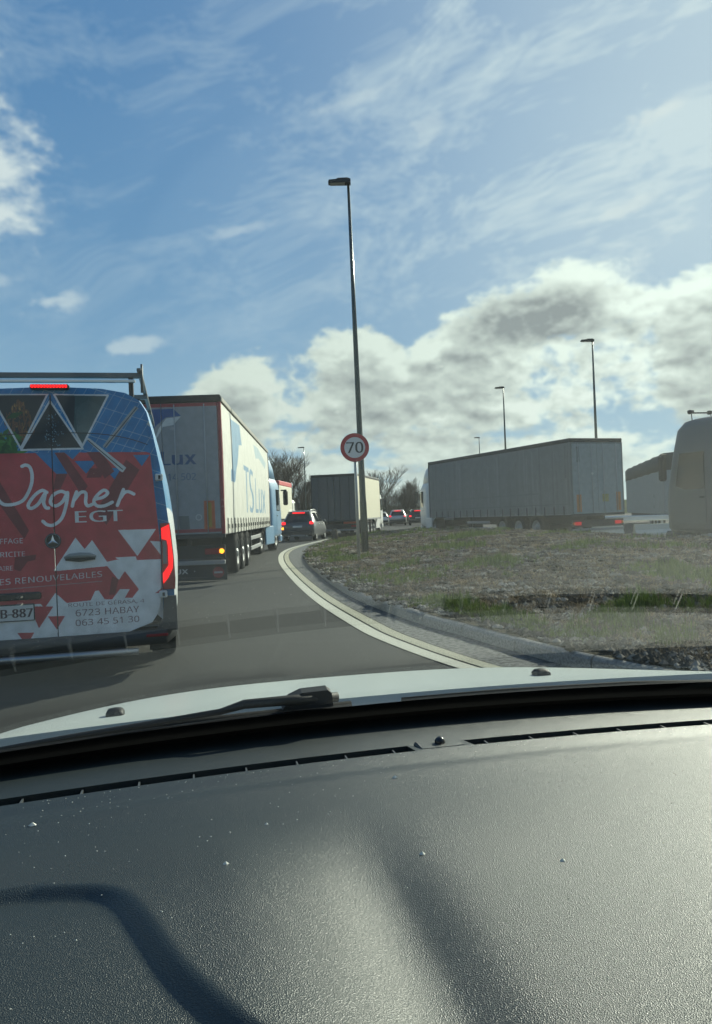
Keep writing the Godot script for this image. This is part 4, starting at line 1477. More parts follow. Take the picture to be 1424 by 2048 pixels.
# European forward control cab, cut as level rounded rings; front at z = -length
func cab(t: Node3D, zr: float, length: float, roof_y: float, paint: Material, trim: Material, deflector: bool, mirrors := true) -> void:
	var zf := zr - length
	var st := new_st(true)
	var rings := []
	for e in [[0.55, 1.20, 0.16, 0.0, 0.18], [0.70, 1.245, 0.03, 0.0, 0.22], [1.30, 1.25, 0.0, 0.0, 0.25], [1.55, 1.25, 0.02, 0.0, 0.25], [2.45, 1.235, 0.20, 0.0, 0.25], [roof_y - 0.25, 1.20, 0.33, 0.0, 0.28], [roof_y - 0.06, 1.12, 0.48, 0.02, 0.30], [roof_y, 0.98, 0.70, 0.08, 0.30]]:
		rings.append(level_ring(e[0], e[1], zf + e[2], zr - e[3], e[4]))
	loft(st, rings, true, true)
	put("cab_body", st, paint, t)
	if deflector:
		st = new_st(true)
		var dr := []
		for e in [[roof_y - 0.05, 1.14, 0.62], [roof_y + 0.35, 1.13, 0.95], [roof_y + 0.68, 1.08, 1.35], [roof_y + 0.80, 1.0, 1.65]]:
			dr.append(level_ring(e[0], e[1], zf + e[2], zr - 0.05, 0.22))
		loft(st, dr, true, true)
		put("roof_deflector", st, paint, t)
	# side windows, doors, windscreen: panels a little proud of the shell
	for s in [-1.0, 1.0]:
		st = new_st()
		prism_x(st, PackedVector2Array([Vector2(zf + 0.42, 1.72), Vector2(zf + 0.58, 2.50), Vector2(zf + 1.28, 2.50), Vector2(zf + 1.28, 1.62), Vector2(zf + 0.70, 1.62)]), s * 1.215, s * 1.262)
		put("side_window", st, M.glass_dark, t)
		st = new_st()
		prism_x(st, PackedVector2Array([Vector2(zf + 0.32, 0.80), Vector2(zf + 0.36, 1.56), Vector2(zf + 1.30, 1.56), Vector2(zf + 1.30, 0.80)]), s * 1.235, s * 1.256)
		var door := put("door", st, paint, t)
		boxed("door_handle", Vector3(s * 1.25 - 0.02, 1.40, zf + 1.12), Vector3(s * 1.25 + 0.02, 1.44, zf + 1.26), 0.008, M.black, door)
		st = new_st()
		for y in [0.30, 0.58]:
			box(st, Vector3(s * 1.08 - 0.14, y, zf + 0.36), Vector3(s * 1.08 + 0.14, y + 0.05, zf + 0.80), 0.01)
		put("step", st, M.dark, t)
		if mirrors:
			st = new_st()
			box(st, Vector3(s * 1.30 - 0.04, 2.46, zf + 0.20), Vector3(s * 1.52, 2.52, zf + 0.26), 0.01)
			box(st, Vector3(s * 1.46 - 0.10, 1.85, zf + 0.14), Vector3(s * 1.46 + 0.10, 2.48, zf + 0.30), 0.05)
			put("mirror", st, M.black, t)
	st = new_st(true)
	var wr := []
	for e in [[1.50, 1.06, -0.012], [2.0, 1.05, 0.088], [2.45, 1.03, 0.185], [2.62, 1.0, 0.235]]:
		var ring := []
		for k in 9:
			var a := lerpf(-1.0, 1.0, k / 8.0)
			ring.append(Vector3(a * e[1], e[0], zf + e[2] + 0.05 * pow(absf(a), 4.0) - 0.015))
		wr.append(ring)
	loft(st, wr, false, false)
	put("windscreen", st, M.glass_dark, t)
	boxed("front_bumper", Vector3(-1.22, 0.30, zf - 0.04), Vector3(1.22, 0.62, zf + 0.5), 0.06, trim, t)
	boxed("grille", Vector3(-0.85, 0.72, zf - 0.018), Vector3(0.85, 1.30, zf + 0.02), 0.01, M.black, t)
	boxed("tractor_chassis", Vector3(-0.45, 0.55, zr - 0.8), Vector3(0.45, 0.85, zr + 3.0), 0.02, M.chassis, t)
	for s in [-1.0, 1.0]:
		boxed("side_fairing", Vector3(s * 1.22 - 0.03, 0.30, zr - 0.35), Vector3(s * 1.22 + 0.03, 1.02, zr + 1.35), 0.03, paint, t)
		boxed("fuel_tank", Vector3(s * 0.85 - 0.32, 0.36, zr + 0.0), Vector3(s * 0.85 + 0.32, 0.94, zr + 1.2), 0.1, M.alu, t)
		boxed("headlamp", Vector3(s * 0.98 - 0.2, 0.42, zf - 0.05), Vector3(s * 0.98 + 0.2, 0.56, zf + 0.02), 0.02, mat(lin(0.6, 0.62, 0.62), 0.1), t)
		wheel(t, Vector3(s * 1.05, 0.5, zf + 1.35), 0.5, 0.32, M.rim, true)
		wheel(t, Vector3(s * 0.98, 0.5, zr + 2.1), 0.5, 0.50, M.rim, true)
		boxed("mudguard", Vector3(s * 0.98 - 0.27, 1.0, zr + 1.55), Vector3(s * 0.98 + 0.27, 1.04, zr + 2.65), 0.01, M.dark, t)

# rear lamps, bar, flap below a trailer's doors
func trailer_tail(t: Node3D, w: float, lit: bool, amber: bool) -> void:
	var hw := w * 0.5
	boxed("rear_sill", Vector3(-hw, 0.93, -0.12), Vector3(hw, 1.019, 0.004), 0.01, M.dark, t)
	boxed("lamp_board", Vector3(-hw + 0.02, 0.50, -0.14), Vector3(hw - 0.02, 0.78, -0.06), 0.01, M.black, t)
	boxed("underrun_bar", Vector3(-hw + 0.03, 0.36, -0.16), Vector3(hw - 0.03, 0.45, -0.03), 0.01, M.rim_dull, t)
	for s in [-1.0, 1.0]:
		boxed("tail_lamp", Vector3(s * (hw - 0.30) - 0.16, 0.58, -0.07), Vector3(s * (hw - 0.30) + 0.16, 0.71, -0.045), 0.01, M.lamp_red_dim if lit else M.lamp_red_off, t)
		var st := new_st(true)
		var c := Vector3(s * (hw - 0.095), 0.645, -0.055)
		var rings := []
		for e in [[0.0, 0.055], [0.02, 0.052], [0.032, 0.03], [0.035, 0.002]]:
			var ring := []
			for k in 16:
				ring.append(c + Vector3(cos(TAU * k / 16) * e[1], sin(TAU * k / 16) * e[1], e[0]))
			rings.append(ring)
		loft(st, rings, true, false)
		put("turn_signal", st, M.lamp_amber if amber and s > 0 else M.lens_orange, t)

func queue_trucks() -> void:
	lux_truck()
	grey_box_truck()
	curtain_truck()
	white_box_truck()
	right_tractor()
	dark_trailer()

# --- the white trailer with blue lettering behind a blue cab
func lux_truck() -> void:
	var w := 2.55
	var th := 2.3
	var r := Vector3(cos(deg_to_rad(th)), 0, -sin(deg_to_rad(th)))
	var t := thing("articulated_lorry", "white curtain-sided lorry with blue Lux lettering and a blue cab, right of the van", "lorry", Vector3(-2.835, 0, -16.6) - r * w * 0.5, th, "lorries in the queue")
	var L := 13.6
	var h := 4.03
	var hw := w * 0.5
	trailer_frame(t, L, w, h, mat(lin(0.26, 0.03, 0.04), 0.5), M.black, true)
	# rear doors
	var grey := lin(0.27, 0.285, 0.305)
	var p := Print.new(w, 3.1, Vector2(-w, 1.0), 300.0, grey)
	var red := lin(0.30, 0.035, 0.045)
	var navy := lin(0.02, 0.07, 0.19)
	p.poly(V2([[-2.55, 4.0], [0, 4.0], [0, 3.84], [-2.55, 3.84]]), lin(0.20, 0.21, 0.21))
	p.stroke(V2([[-2.48, 3.82], [-0.05, 3.82], [-0.05, 1.10], [-2.48, 1.10], [-2.48, 3.82]]), 0.07, red, false)
	p.poly(V2([[-1.75, 3.75], [-1.006, 3.742], [-0.852, 3.586], [-1.173, 3.564], [-1.37, 3.409], [-1.60, 3.20], [-1.70, 3.45]]), lin(0.02, 0.085, 0.26))
	p.poly(V2([[-1.33, 3.34], [-1.17, 3.54], [-0.853, 3.575], [-1.019, 3.398], [-1.25, 3.36], [-1.36, 3.16], [-1.45, 3.05]]), lin(0.60, 0.62, 0.62))
	p.words("Lux", Vector2(-1.30, 2.535), 0.73, 0.29, navy, 0.0, 0.012)
	p.words("14 502", Vector2(-1.18, 2.20), 0.60, 0.15, lin(0.06, 0.11, 0.22))
	p.poly(V2([[-0.43, 1.74], [-0.205, 1.74], [-0.20, 1.13], [-0.44, 1.13]]), lin(0.52, 0.12, 0.045))
	p.poly(V2([[-0.36, 1.70], [-0.27, 1.70], [-0.27, 1.17], [-0.36, 1.17]]), lin(0.36, 0.24, 0.03))
	p.poly(V2([[-0.97, 1.43], [-0.76, 1.43], [-0.75, 1.14], [-0.96, 1.14]]), lin(0.13, 0.14, 0.145))
	p.disc(Vector2(-0.55, 1.39), 0.07, lin(0.50, 0.52, 0.54))
	p.disc(Vector2(-0.55, 1.39), 0.05, grey)
	p.grime(0.09, 8, 0.015)
	var rm := printed(p, 0.6)
	for s in [-1.0, 1.0]:
		var st := new_st()
		var x0: float = -hw + 0.075 if s < 0 else 0.006
		var x1: float = -0.006 if s < 0 else hw - 0.075
		quad_uv(st, [Vector3(x0, 1.03, 0.008), Vector3(x1, 1.03, 0.008), Vector3(x1, h - 0.17, 0.008), Vector3(x0, h - 0.17, 0.008)], [p.uv(Vector2(x0 - hw, 1.03)), p.uv(Vector2(x1 - hw, 1.03)), p.uv(Vector2(x1 - hw, h - 0.17)), p.uv(Vector2(x0 - hw, h - 0.17))])
		var door := put("rear_door", st, rm, t)
		boxed("door_core", Vector3(x0, 1.03, -0.05), Vector3(x1, h - 0.17, 0.004), 0.0, M.plate, door)
		for x in [0.28, 0.92]:
			st = new_st(true)
			tube(st, [Vector3(s * x, 1.05, 0.03), Vector3(s * x, h - 0.2, 0.03)], [0.012, 0.012], 8)
			put("lock_rod", st, mat(lin(0.36, 0.38, 0.40), 0.5, 0.3), door)
	trailer_tail(t, w, false, true)
	var st2 := new_st()
	# number plates and spray flap with the lettering's end and a no entry disc
	boxed("number_plate", Vector3(-0.30, 0.52, -0.062), Vector3(0.22, 0.63, -0.052), 0.004, M.plate, t)
	var f := Print.new(w, 0.42, Vector2(-w, 0.0), 420.0, lin(0.02, 0.022, 0.024))
	f.words("LUX", Vector2(-1.24, 0.17), 0.40, 0.11, lin(0.42, 0.44, 0.45), 0.0, 0.006)
	f.disc(Vector2(-0.70, 0.225), 0.014, lin(0.4, 0.42, 0.43))
	f.stroke(V2([[-1.0, 0.09], [-0.40, 0.09]]), 0.012, lin(0.08, 0.085, 0.09), false)
	f.disc(Vector2(-0.19, 0.185), 0.125, lin(0.25, 0.03, 0.035))
	f.poly(V2([[-0.28, 0.205], [-0.10, 0.205], [-0.10, 0.165], [-0.28, 0.165]]), lin(0.45, 0.44, 0.43))
	st2 = new_st()
	quad_uv(st2, [Vector3(-hw, 0.02, -0.09), Vector3(hw, 0.02, -0.09), Vector3(hw, 0.355, -0.09), Vector3(-hw, 0.355, -0.09)], [f.uv(Vector2(-w, 0.02)), f.uv(Vector2(0, 0.02)), f.uv(Vector2(0, 0.355)), f.uv(Vector2(-w, 0.355))])
	put("spray_flap", st2, printed(f, 0.7), t)
	# right curtain with faded lettering
	var c := Print.new(L, 3.2, Vector2(0, 0.9), 120.0, lin(0.66, 0.665, 0.60))
	var pale := lin(0.20, 0.33, 0.46)
	c.poly(V2([[1.75, 3.72], [3.75, 3.80], [4.1, 3.30], [3.35, 3.24], [2.3, 2.25], [1.45, 2.22], [1.9, 3.2]]), pale)
	c.poly(V2([[1.45, 2.50], [2.35, 2.50], [2.2, 2.22], [1.4, 2.22]]), lin(0.10, 0.22, 0.38))
	c.words("TS", Vector2(4.3, 1.50), 2.6, 1.30, pale, 0.0, 0.05)
	c.words("Lux", Vector2(7.6, 1.50), 3.9, 1.10, pale, 0.0, 0.05)
	c.poly(V2([[7.6, 3.65], [9.2, 3.68], [12.4, 3.40], [12.0, 3.15], [9.4, 3.35], [8.2, 3.25]]), lin(0.40, 0.50, 0.54))
	c.stroke(V2([[2.1, 0.9], [2.1, 2.25]]), 0.05, lin(0.34, 0.36, 0.34), false)
	c.grime(0.09, 17, 0.02)
	var cm := printed(c, 0.5)
	put("curtain", curtain(hw - 0.01, 1.0, 0.11, L - 0.11, 1.02, h - 0.165, c, 0.012, 3), cm, t)
	var plain := mat(lin(0.6, 0.61, 0.57), 0.5)
	put("curtain", curtain(-hw + 0.01, -1.0, 0.11, L - 0.11, 1.02, h - 0.165, null, 0.012, 4), plain, t)
	for k in 20:
		var u := 0.5 + k * 0.65
		st2 = new_st()
		box(st2, Vector3(hw + 0.005, 1.0, -u - 0.025), Vector3(hw + 0.02, 1.36, -u + 0.025), 0.003)
		box(st2, Vector3(hw + 0.008, 1.12, -u - 0.05), Vector3(hw + 0.035, 1.22, -u + 0.05), 0.006)
		put("buckle_strap", st2, M.dark, t)
	boxed("gutter_rail", Vector3(hw + 0.001, h - 0.15, -L), Vector3(hw + 0.03, h - 0.05, 0.0), 0.008, mat(lin(0.30, 0.29, 0.25), 0.5), t)
	# blue tractor
	var blue := mat(lin(0.10, 0.25, 0.42), 0.3)
	blue.clearcoat_enabled = true
	boxed("cab_extender", Vector3(hw - 0.05, 1.0, -L - 0.45), Vector3(hw - 0.01, 3.75, -L - 0.02), 0.01, M.black, t)
	var front: Vector3 = t.transform * Vector3(0, 0, -L)
	var tr := thing("lorry_tractor", "blue lorry cab with black mirror pulling the white Lux trailer", "lorry cab", front, -4.5)
	cab(tr, -0.72, 2.3, 3.0, blue, blue, true)
	st2 = new_st(true)
	tube(st2, [Vector3(1.10, 0.85, -2.95), Vector3(1.30, 0.85, -2.95)], [0.05, 0.05], 10)
	put("turn_signal", st2, M.lamp_amber, tr)

# --- grey box trailer in the middle distance
func grey_box_truck() -> void:
	var w := 3.0
	var t := thing("box_lorry", "dark grey box lorry with a cream side, seen from behind beyond the speed sign", "lorry", Vector3(-1.36, 0, -49.0), -11.0, "lorries in the queue")
	var L := 9.0
	var h := 3.98
	var hw := w * 0.5
	trailer_frame(t, L, w, h, M.dark, M.dark, false)
	var p := Print.new(w, 3.2, Vector2(-hw, 0.9), 120.0, lin(0.085, 0.095, 0.10))
	p.grime(0.09, 31, 0.03)
	for s in [-1.0, 1.0]:
		var st := new_st()
		var x0: float = -hw + 0.075 if s < 0 else 0.01
		var x1: float = -0.01 if s < 0 else hw - 0.075
		quad_uv(st, [Vector3(x0, 1.03, 0.008), Vector3(x1, 1.03, 0.008), Vector3(x1, h - 0.17, 0.008), Vector3(x0, h - 0.17, 0.008)], [p.uv(Vector2(x0, 1.03)), p.uv(Vector2(x1, 1.03)), p.uv(Vector2(x1, h - 0.17)), p.uv(Vector2(x0, h - 0.17))])
		var door := put("rear_door", st, printed(p), t)
		for x in [0.4, 1.0]:
			st = new_st(true)
			tube(st, [Vector3(s * x, 1.05, 0.03), Vector3(s * x, h - 0.2, 0.03)], [0.018, 0.018], 6)
			put("lock_rod", st, M.dark, door)
	trailer_tail(t, w, false, false)
	boxed("warning_board", Vector3(0.55, 0.80, -0.02), Vector3(1.4, 0.92, 0.012), 0.004, mat(lin(0.38, 0.06, 0.02), 0.5), t)
	for s in [-1.0, 1.0]:
		put("curtain", curtain(s * (hw - 0.01), s, 0.11, L - 0.11, 1.1, h - 0.165, null, 0.015, 6), mat(lin(0.66, 0.62, 0.48), 0.6), t)
	var white := mat(lin(0.7, 0.7, 0.66), 0.35)
	cab(t, -L - 0.7, 2.2, 3.0, white, white, true)

# --- the long grey curtain-sided lorry across the island
func curtain_truck() -> void:
	var w := 2.55
	var th := 21.5
	var h := 4.0
	var L := 12.2
	var hw := w * 0.5
	var r := Vector3(cos(deg_to_rad(th)), 0, -sin(deg_to_rad(th)))
	var t := thing("articulated_lorry", "long grey curtain-sided lorry with white cab behind the traffic island", "lorry", Vector3(8.42, 0, -30.0) + r * hw, th, "lorries in the queue")
	trailer_frame(t, L, w, h, mat(lin(0.16, 0.175, 0.18), 0.6), M.dark, true)
	var p := Print.new(w, 3.2, Vector2(-hw, 0.9), 200.0, lin(0.28, 0.335, 0.35))
	p.stroke(V2([[-1.2, 3.80], [1.2, 3.80]]), 0.05, lin(0.2, 0.23, 0.24), false)
	p.words("20 A", Vector2(-0.98, 3.05), 0.13, 0.62, lin(0.15, 0.18, 0.19), 0.0, 0.01)
	p.poly(V2([[-1.05, 1.78], [-0.82, 1.78], [-0.82, 1.10], [-1.05, 1.10]]), lin(0.50, 0.19, 0.05))
	p.poly(V2([[0.88, 1.85], [1.10, 1.85], [1.10, 1.12], [0.88, 1.12]]), lin(0.46, 0.20, 0.07))
	p.poly(V2([[0.20, 1.78], [0.50, 1.78], [0.50, 1.48], [0.20, 1.48]]), lin(0.32, 0.31, 0.12))
	p.disc(Vector2(-0.25, 2.60), 0.05, lin(0.55, 0.6, 0.6))
	p.grime(0.09, 23, 0.02)
	var rm := printed(p, 0.6)
	for s in [-1.0, 1.0]:
		var st := new_st()
		var x0: float = -hw + 0.075 if s < 0 else 0.006
		var x1: float = -0.006 if s < 0 else hw - 0.075
		quad_uv(st, [Vector3(x0, 1.03, 0.008), Vector3(x1, 1.03, 0.008), Vector3(x1, h - 0.17, 0.008), Vector3(x0, h - 0.17, 0.008)], [p.uv(Vector2(x0, 1.03)), p.uv(Vector2(x1, 1.03)), p.uv(Vector2(x1, h - 0.17)), p.uv(Vector2(x0, h - 0.17))])
		var door := put("rear_door", st, rm, t)
		for x in [0.28, 0.92]:
			st = new_st(true)
			tube(st, [Vector3(s * x, 1.05, 0.03), Vector3(s * x, h - 0.2, 0.03)], [0.012, 0.012], 8)
			put("lock_rod", st, mat(lin(0.36, 0.38, 0.40), 0.5, 0.3), door)
	trailer_tail(t, w, true, false)
	var c := Print.new(L, 3.2, Vector2(0, 0.9), 100.0, lin(0.185, 0.195, 0.195))
	var rr := RandomNumberGenerator.new()
	rr.seed = 4
	for k in 120:
		var u := rr.randf() * L
		var g := rr.randf_range(0.155, 0.225)
		c.stroke(V2([[u, 0.95], [u + rr.randf_range(-0.05, 0.05), rr.randf_range(2.2, 3.95)]]), rr.randf_range(0.02, 0.12), lin(g, g * 1.05, g * 1.05), false)
	c.stroke(V2([[0, 1.42], [L, 1.42]]), 0.03, lin(0.14, 0.15, 0.15), false)
	c.stroke(V2([[2.2, 1.9], [L - 0.5, 1.9]]), 0.05, lin(0.165, 0.175, 0.175), false)
	c.grime(0.09, 27, 0.02)
	put("curtain", curtain(-hw + 0.01, -1.0, 0.11, L - 0.11, 1.04, h - 0.165, c, 0.02, 9), printed(c, 0.65), t)
	put("curtain", curtain(hw - 0.01, 1.0, 0.11, L - 0.11, 1.04, h - 0.165, null, 0.02, 10), mat(lin(0.2, 0.21, 0.21), 0.65), t)
	for k in 18:
		var u := 0.5 + k * 0.64
		boxed("buckle_strap", Vector3(-hw - 0.02, 1.0, -u - 0.025), Vector3(-hw - 0.005, 1.34, -u + 0.025), 0.003, M.chassis, t)
	# the tractor stands straighter than its trailer
	var front: Vector3 = t.transform * Vector3(0, 0, -L)
	var white := mat(lin(0.62, 0.64, 0.64), 0.35)
	var tr := thing("lorry_tractor", "white cab pulling the long grey curtain trailer", "lorry cab", front + Vector3(0.05, 0, 0.2), 5.0)
	cab(tr, -0.75, 2.25, 3.0, white, white, true)

# --- white box truck with a red roof edge, between the blue cab and the trees
func white_box_truck() -> void:
	var t := thing("box_lorry", "white box lorry with a red roof edge, half hidden by the blue cab", "lorry", Vector3(-6.72, 0, -56.0), -4.0, "lorries in the queue")
	var w := 2.4
	var hw := w * 0.5
	var L := 6.0
	boxed("box_body", Vector3(-hw, 1.25, -L), Vector3(hw, 3.72, 0), 0.03, mat(lin(0.66, 0.64, 0.52), 0.5), t)
	boxed("roof_edge", Vector3(-hw - 0.02, 3.722, -L), Vector3(hw + 0.02, 4.08, 0.02), 0.05, mat(lin(0.55, 0.10, 0.10), 0.5), t)
	boxed("vent_panel", Vector3(0.15, 2.75, -0.02), Vector3(0.85, 3.15, 0.012), 0.005, mat(lin(0.20, 0.20, 0.18), 0.6), t)
	boxed("corner_post", Vector3(hw - 0.1, 1.25, -0.05), Vector3(hw + 0.012, 3.72, 0.015), 0.01, mat(lin(0.70, 0.66, 0.58), 0.5), t)
	boxed("chassis", Vector3(-hw + 0.1, 0.75, -L), Vector3(hw - 0.1, 1.245, -0.1), 0.02, M.chassis, t)
	boxed("tail_lift", Vector3(-hw + 0.05, 0.55, -0.12), Vector3(hw - 0.05, 1.2, -0.02), 0.02, mat(lin(0.22, 0.21, 0.17), 0.6), t)
	for s in [-1.0, 1.0]:
		boxed("tail_lamp", Vector3(s * 1.0 - 0.12, 0.62, -0.02), Vector3(s * 1.0 + 0.12, 0.74, 0.01), 0.01, M.lamp_red_off, t)
		wheel(t, Vector3(s * 0.98, 0.45, -1.6), 0.45, 0.4, M.rim, true)
		wheel(t, Vector3(s * 0.98, 0.45, -L - 1.1), 0.45, 0.3, M.rim, true)
	cab(t, -L - 0.2, 2.0, 2.8, mat(lin(0.66, 0.66, 0.6), 0.4), M.dark, false)

# --- the near tractor unit at the right edge, seen through the reflection
func right_tractor() -> void:
	var grey := mat(lin(0.075, 0.09, 0.095), 0.45)
	var th := 24.0
	var t := thing("lorry_tractor", "tall grey lorry cab with roof light bar at the right edge", "lorry cab", Vector3(9.78, 0, -17.6), th)
	cab(t, 0.0, 2.35, 3.32, grey, M.dark, false)
	var st := new_st(true)
	tube(st, [Vector3(-1.0, 3.47, -1.60), Vector3(-0.1, 3.50, -1.62), Vector3(1.0, 3.47, -1.60)], [0.018, 0.018, 0.018], 8)
	put("light_bar", st, M.dark, t)
	for x in [-1.0, -0.35, 0.35, 1.0]:
		st = new_st(true)
		tube(st, [Vector3(x, 3.50, -1.54), Vector3(x, 3.50, -1.64), Vector3(x, 3.50, -1.68)], [0.03, 0.055, 0.05], 12)
		tube(st, [Vector3(x, 3.24, -1.58), Vector3(x, 3.46, -1.60)], [0.012, 0.012], 6)
		put("spot_lamp", st, M.dark, t)
	boxed("trailer_front", Vector3(-1.27, 1.1, 0.7), Vector3(1.27, 4.0, 12.0), 0.04, mat(lin(0.10, 0.11, 0.11), 0.6), t)
	for s in [-1.0, 1.0]:
		for k in 2:
			wheel(t, Vector3(s * 1.05, 0.5, 9.2 + 1.3 * k), 0.5, 0.36, M.rim, true)

# --- trailer with a dark tarpaulin top beyond the guard rail
func dark_trailer() -> void:
	var a := Vector2(16.0, -40.0)
	var b := Vector2(20.0, -57.0)
	var th := -rad_to_deg(atan2(b.x - a.x, -(b.y - a.y)))
	var t := thing("tarpaulin_trailer", "pale trailer with a dark tarpaulin top beyond the guard rail on the right", "trailer", Vector3(a.x, 0, a.y), th)
	var L := 17.0
	var w := 2.55
	var c := Print.new(L, 3.0, Vector2(0, 0.6), 80.0, lin(0.20, 0.235, 0.25))
	c.disc(Vector2(3.4, 1.45), 0.42, lin(0.13, 0.15, 0.17))
	c.disc(Vector2(3.4, 1.45), 0.26, lin(0.24, 0.28, 0.30))
	c.grime(0.09, 71, 0.02)
	var st := new_st()
	quad_uv(st, [Vector3(0, 0.75, 0), Vector3(0, 0.75, -L), Vector3(0, 3.05, -L), Vector3(0, 3.35, 0)], [c.uv(Vector2(0, 0.75)), c.uv(Vector2(L, 0.75)), c.uv(Vector2(L, 3.05)), c.uv(Vector2(0, 3.35))])
	put("side_panel", st, printed(c, 0.6), t)
	st = new_st()
	box(st, Vector3(0.02, 0.76, -L), Vector3(w, 3.2, -0.01), 0.02)
	put("body", st, mat(lin(0.25, 0.28, 0.29), 0.6), t)
	st = new_st(true)
	var rings := []
	for k in 18:
		var z := -L * k / 17.0
		var ring := []
		for e in [[-0.03, 3.05], [-0.02, 3.80], [0.10, 3.93], [w * 0.5, 4.0], [w - 0.10, 3.93], [w + 0.02, 3.80], [w + 0.03, 3.05]]:
			ring.append(Vector3(e[0], e[1] + 0.03 * sin(k * 2.1), z))
		rings.append(ring)
	loft(st, rings, true, true)
	put("tarpaulin", st, mat(lin(0.040, 0.046, 0.047), 0.85), t)
	for k in 3:
		wheel(t, Vector3(0.2, 0.5, -2.6 - 1.3 * k), 0.5, 0.36, M.rim, true)
		wheel(t, Vector3(w - 0.2, 0.5, -2.6 - 1.3 * k), 0.5, 0.36, M.rim, true)
	boxed("chassis", Vector3(0.3, 0.45, -L), Vector3(w - 0.3, 0.758, -0.3), 0.02, M.chassis, t)
# ------------------------------------------------------------------ cars
# side profile stations: z, sill y, belt y, roof y, half widths at sill, belt and roof
func car(label: String, at: Vector3, turn: float, paint: Material, rails: bool, lit: bool, detailed: bool, scale := 1.0, tall := 1.0) -> void:
	var t := thing("car", label, "car", at, turn, "cars in the queue")
	t.scale = Vector3(scale, scale * tall, scale)
	var S := [[0.0, 0.42, 0.85, 0.90, 0.78, 0.82, 0.70], [-0.06, 0.30, 0.98, 1.02, 0.86, 0.88, 0.74], [-0.20, 0.28, 1.02, 1.16, 0.89, 0.90, 0.72], [-0.60, 0.26, 1.03, 1.58, 0.91, 0.92, 0.62], [-0.95, 0.25, 1.02, 1.66, 0.92, 0.92, 0.62], [-1.9, 0.24, 1.0, 1.69, 0.92, 0.92, 0.63], [-2.7, 0.24, 0.99, 1.62, 0.92, 0.92, 0.61], [-3.2, 0.24, 0.99, 1.34, 0.92, 0.91, 0.66], [-3.6, 0.25, 0.96, 1.05, 0.92, 0.90, 0.74], [-4.2, 0.26, 0.86, 0.94, 0.88, 0.84, 0.68], [-4.5, 0.30, 0.72, 0.76, 0.76, 0.72, 0.58]]
	var rings := []
	for s in S:
		var ring := []
		for e in [[s[4] * 0.92, s[1]], [s[4], s[1] + 0.12], [s[4] * 1.02, (s[1] + s[2]) * 0.5], [s[5], s[2]], [lerpf(s[5], s[6], 0.5), lerpf(s[2], s[3], 0.55)], [s[6], s[3] - 0.04 * (s[3] - s[2])], [s[6] * 0.86, s[3]]]:
			ring.append(Vector3(e[0], e[1], s[0]))
		var full := ring.duplicate()
		for k in range(ring.size() - 1, -1, -1):
			full.append(Vector3(-ring[k].x, ring[k].y, ring[k].z))
		rings.append(full)
	var st := new_st(true)
	loft(st, rings, true, true)
	put("body", st, paint, t)
	# rear window, following the slope of the tailgate
	st = new_st()
	quad(st, Vector3(-0.72, 1.06, -0.075), Vector3(0.72, 1.06, -0.075), Vector3(0.57, 1.50, -0.475), Vector3(-0.57, 1.50, -0.475))
	put("rear_window", st, M.glass_dark, t)
	for s in [-1.0, 1.0]:
		st = new_st()
		for w in [[-0.75, -1.75], [-1.82, -2.85]]:
			var a := Vector3(s * 0.925, 1.06, w[0])
			var b := Vector3(s * 0.925, 1.06, w[1])
			quad(st, a, b, Vector3(s * 0.70, 1.55, w[1] + 0.12), Vector3(s * 0.70, 1.55, w[0] - 0.05))
		put("side_window", st, M.glass_dark, t)
		var lamp_m: Material = M.lamp_red_bright if lit else M.lamp_red_off
		st = new_st()
		box(st, Vector3(s * 0.77 - 0.10, 0.93, -0.14), Vector3(s * 0.77 + 0.10, 1.08, 0.015), 0.02)
		put("tail_lamp", st, lamp_m, t)
		wheel(t, Vector3(s * 0.80, 0.34, -0.85), 0.34, 0.22, M.rim)
		wheel(t, Vector3(s * 0.80, 0.34, -3.65), 0.34, 0.22, M.rim)
		st = new_st(true)
		tube(st, [Vector3(s * 0.93, 1.04, -2.95), Vector3(s * 1.02, 1.06, -2.93), Vector3(s * 1.06, 1.06, -2.93)], [0.03, 0.08, 0.06], 8)
		put("wing_mirror", st, paint, t)
		if rails:
			st = new_st(true)
			tube(st, [Vector3(s * 0.60, 1.66, -0.75), Vector3(s * 0.60, 1.72, -0.95), Vector3(s * 0.60, 1.745, -1.8), Vector3(s * 0.60, 1.70, -2.5), Vector3(s * 0.58, 1.62, -2.7)], [0.02, 0.02, 0.02, 0.02, 0.02], 8)
			put("roof_rail", st, M.alu, t)
	boxed("high_brake_light", Vector3(-0.34, 1.535, -0.50), Vector3(0.34, 1.59, -0.42), 0.01, M.lamp_red_bright if lit else M.lamp_red_off, t)
	boxed("spoiler", Vector3(-0.60, 1.592, -0.62), Vector3(0.60, 1.63, -0.40), 0.015, paint, t)
	boxed("bumper", Vector3(-0.84, 0.34, -0.3), Vector3(0.84, 0.62, 0.05), 0.05, M.dark, t)
	boxed("number_plate", Vector3(-0.26, 0.76, -0.02), Vector3(0.26, 0.86, 0.022), 0.004, M.plate, t)
	if detailed:
		for s in [-1.0, 1.0]:
			st = new_st(true)
			tube(st, [Vector3(s * 0.5, 0.30, -0.3), Vector3(s * 0.5, 0.30, 0.06)], [0.045, 0.045], 10)
			put("exhaust_pipe", st, M.steel, t)
		boxed("skid_plate", Vector3(-0.4, 0.28, -0.2), Vector3(0.4, 0.36, 0.058), 0.02, M.rim_dull, t)
		for z in [-1.55, -2.45]:
			for s in [-1.0, 1.0]:
				boxed("door_handle", Vector3(s * 0.94 - 0.02, 0.90, z - 0.1), Vector3(s * 0.94 + 0.02, 0.94, z + 0.1), 0.008, M.alu, t)

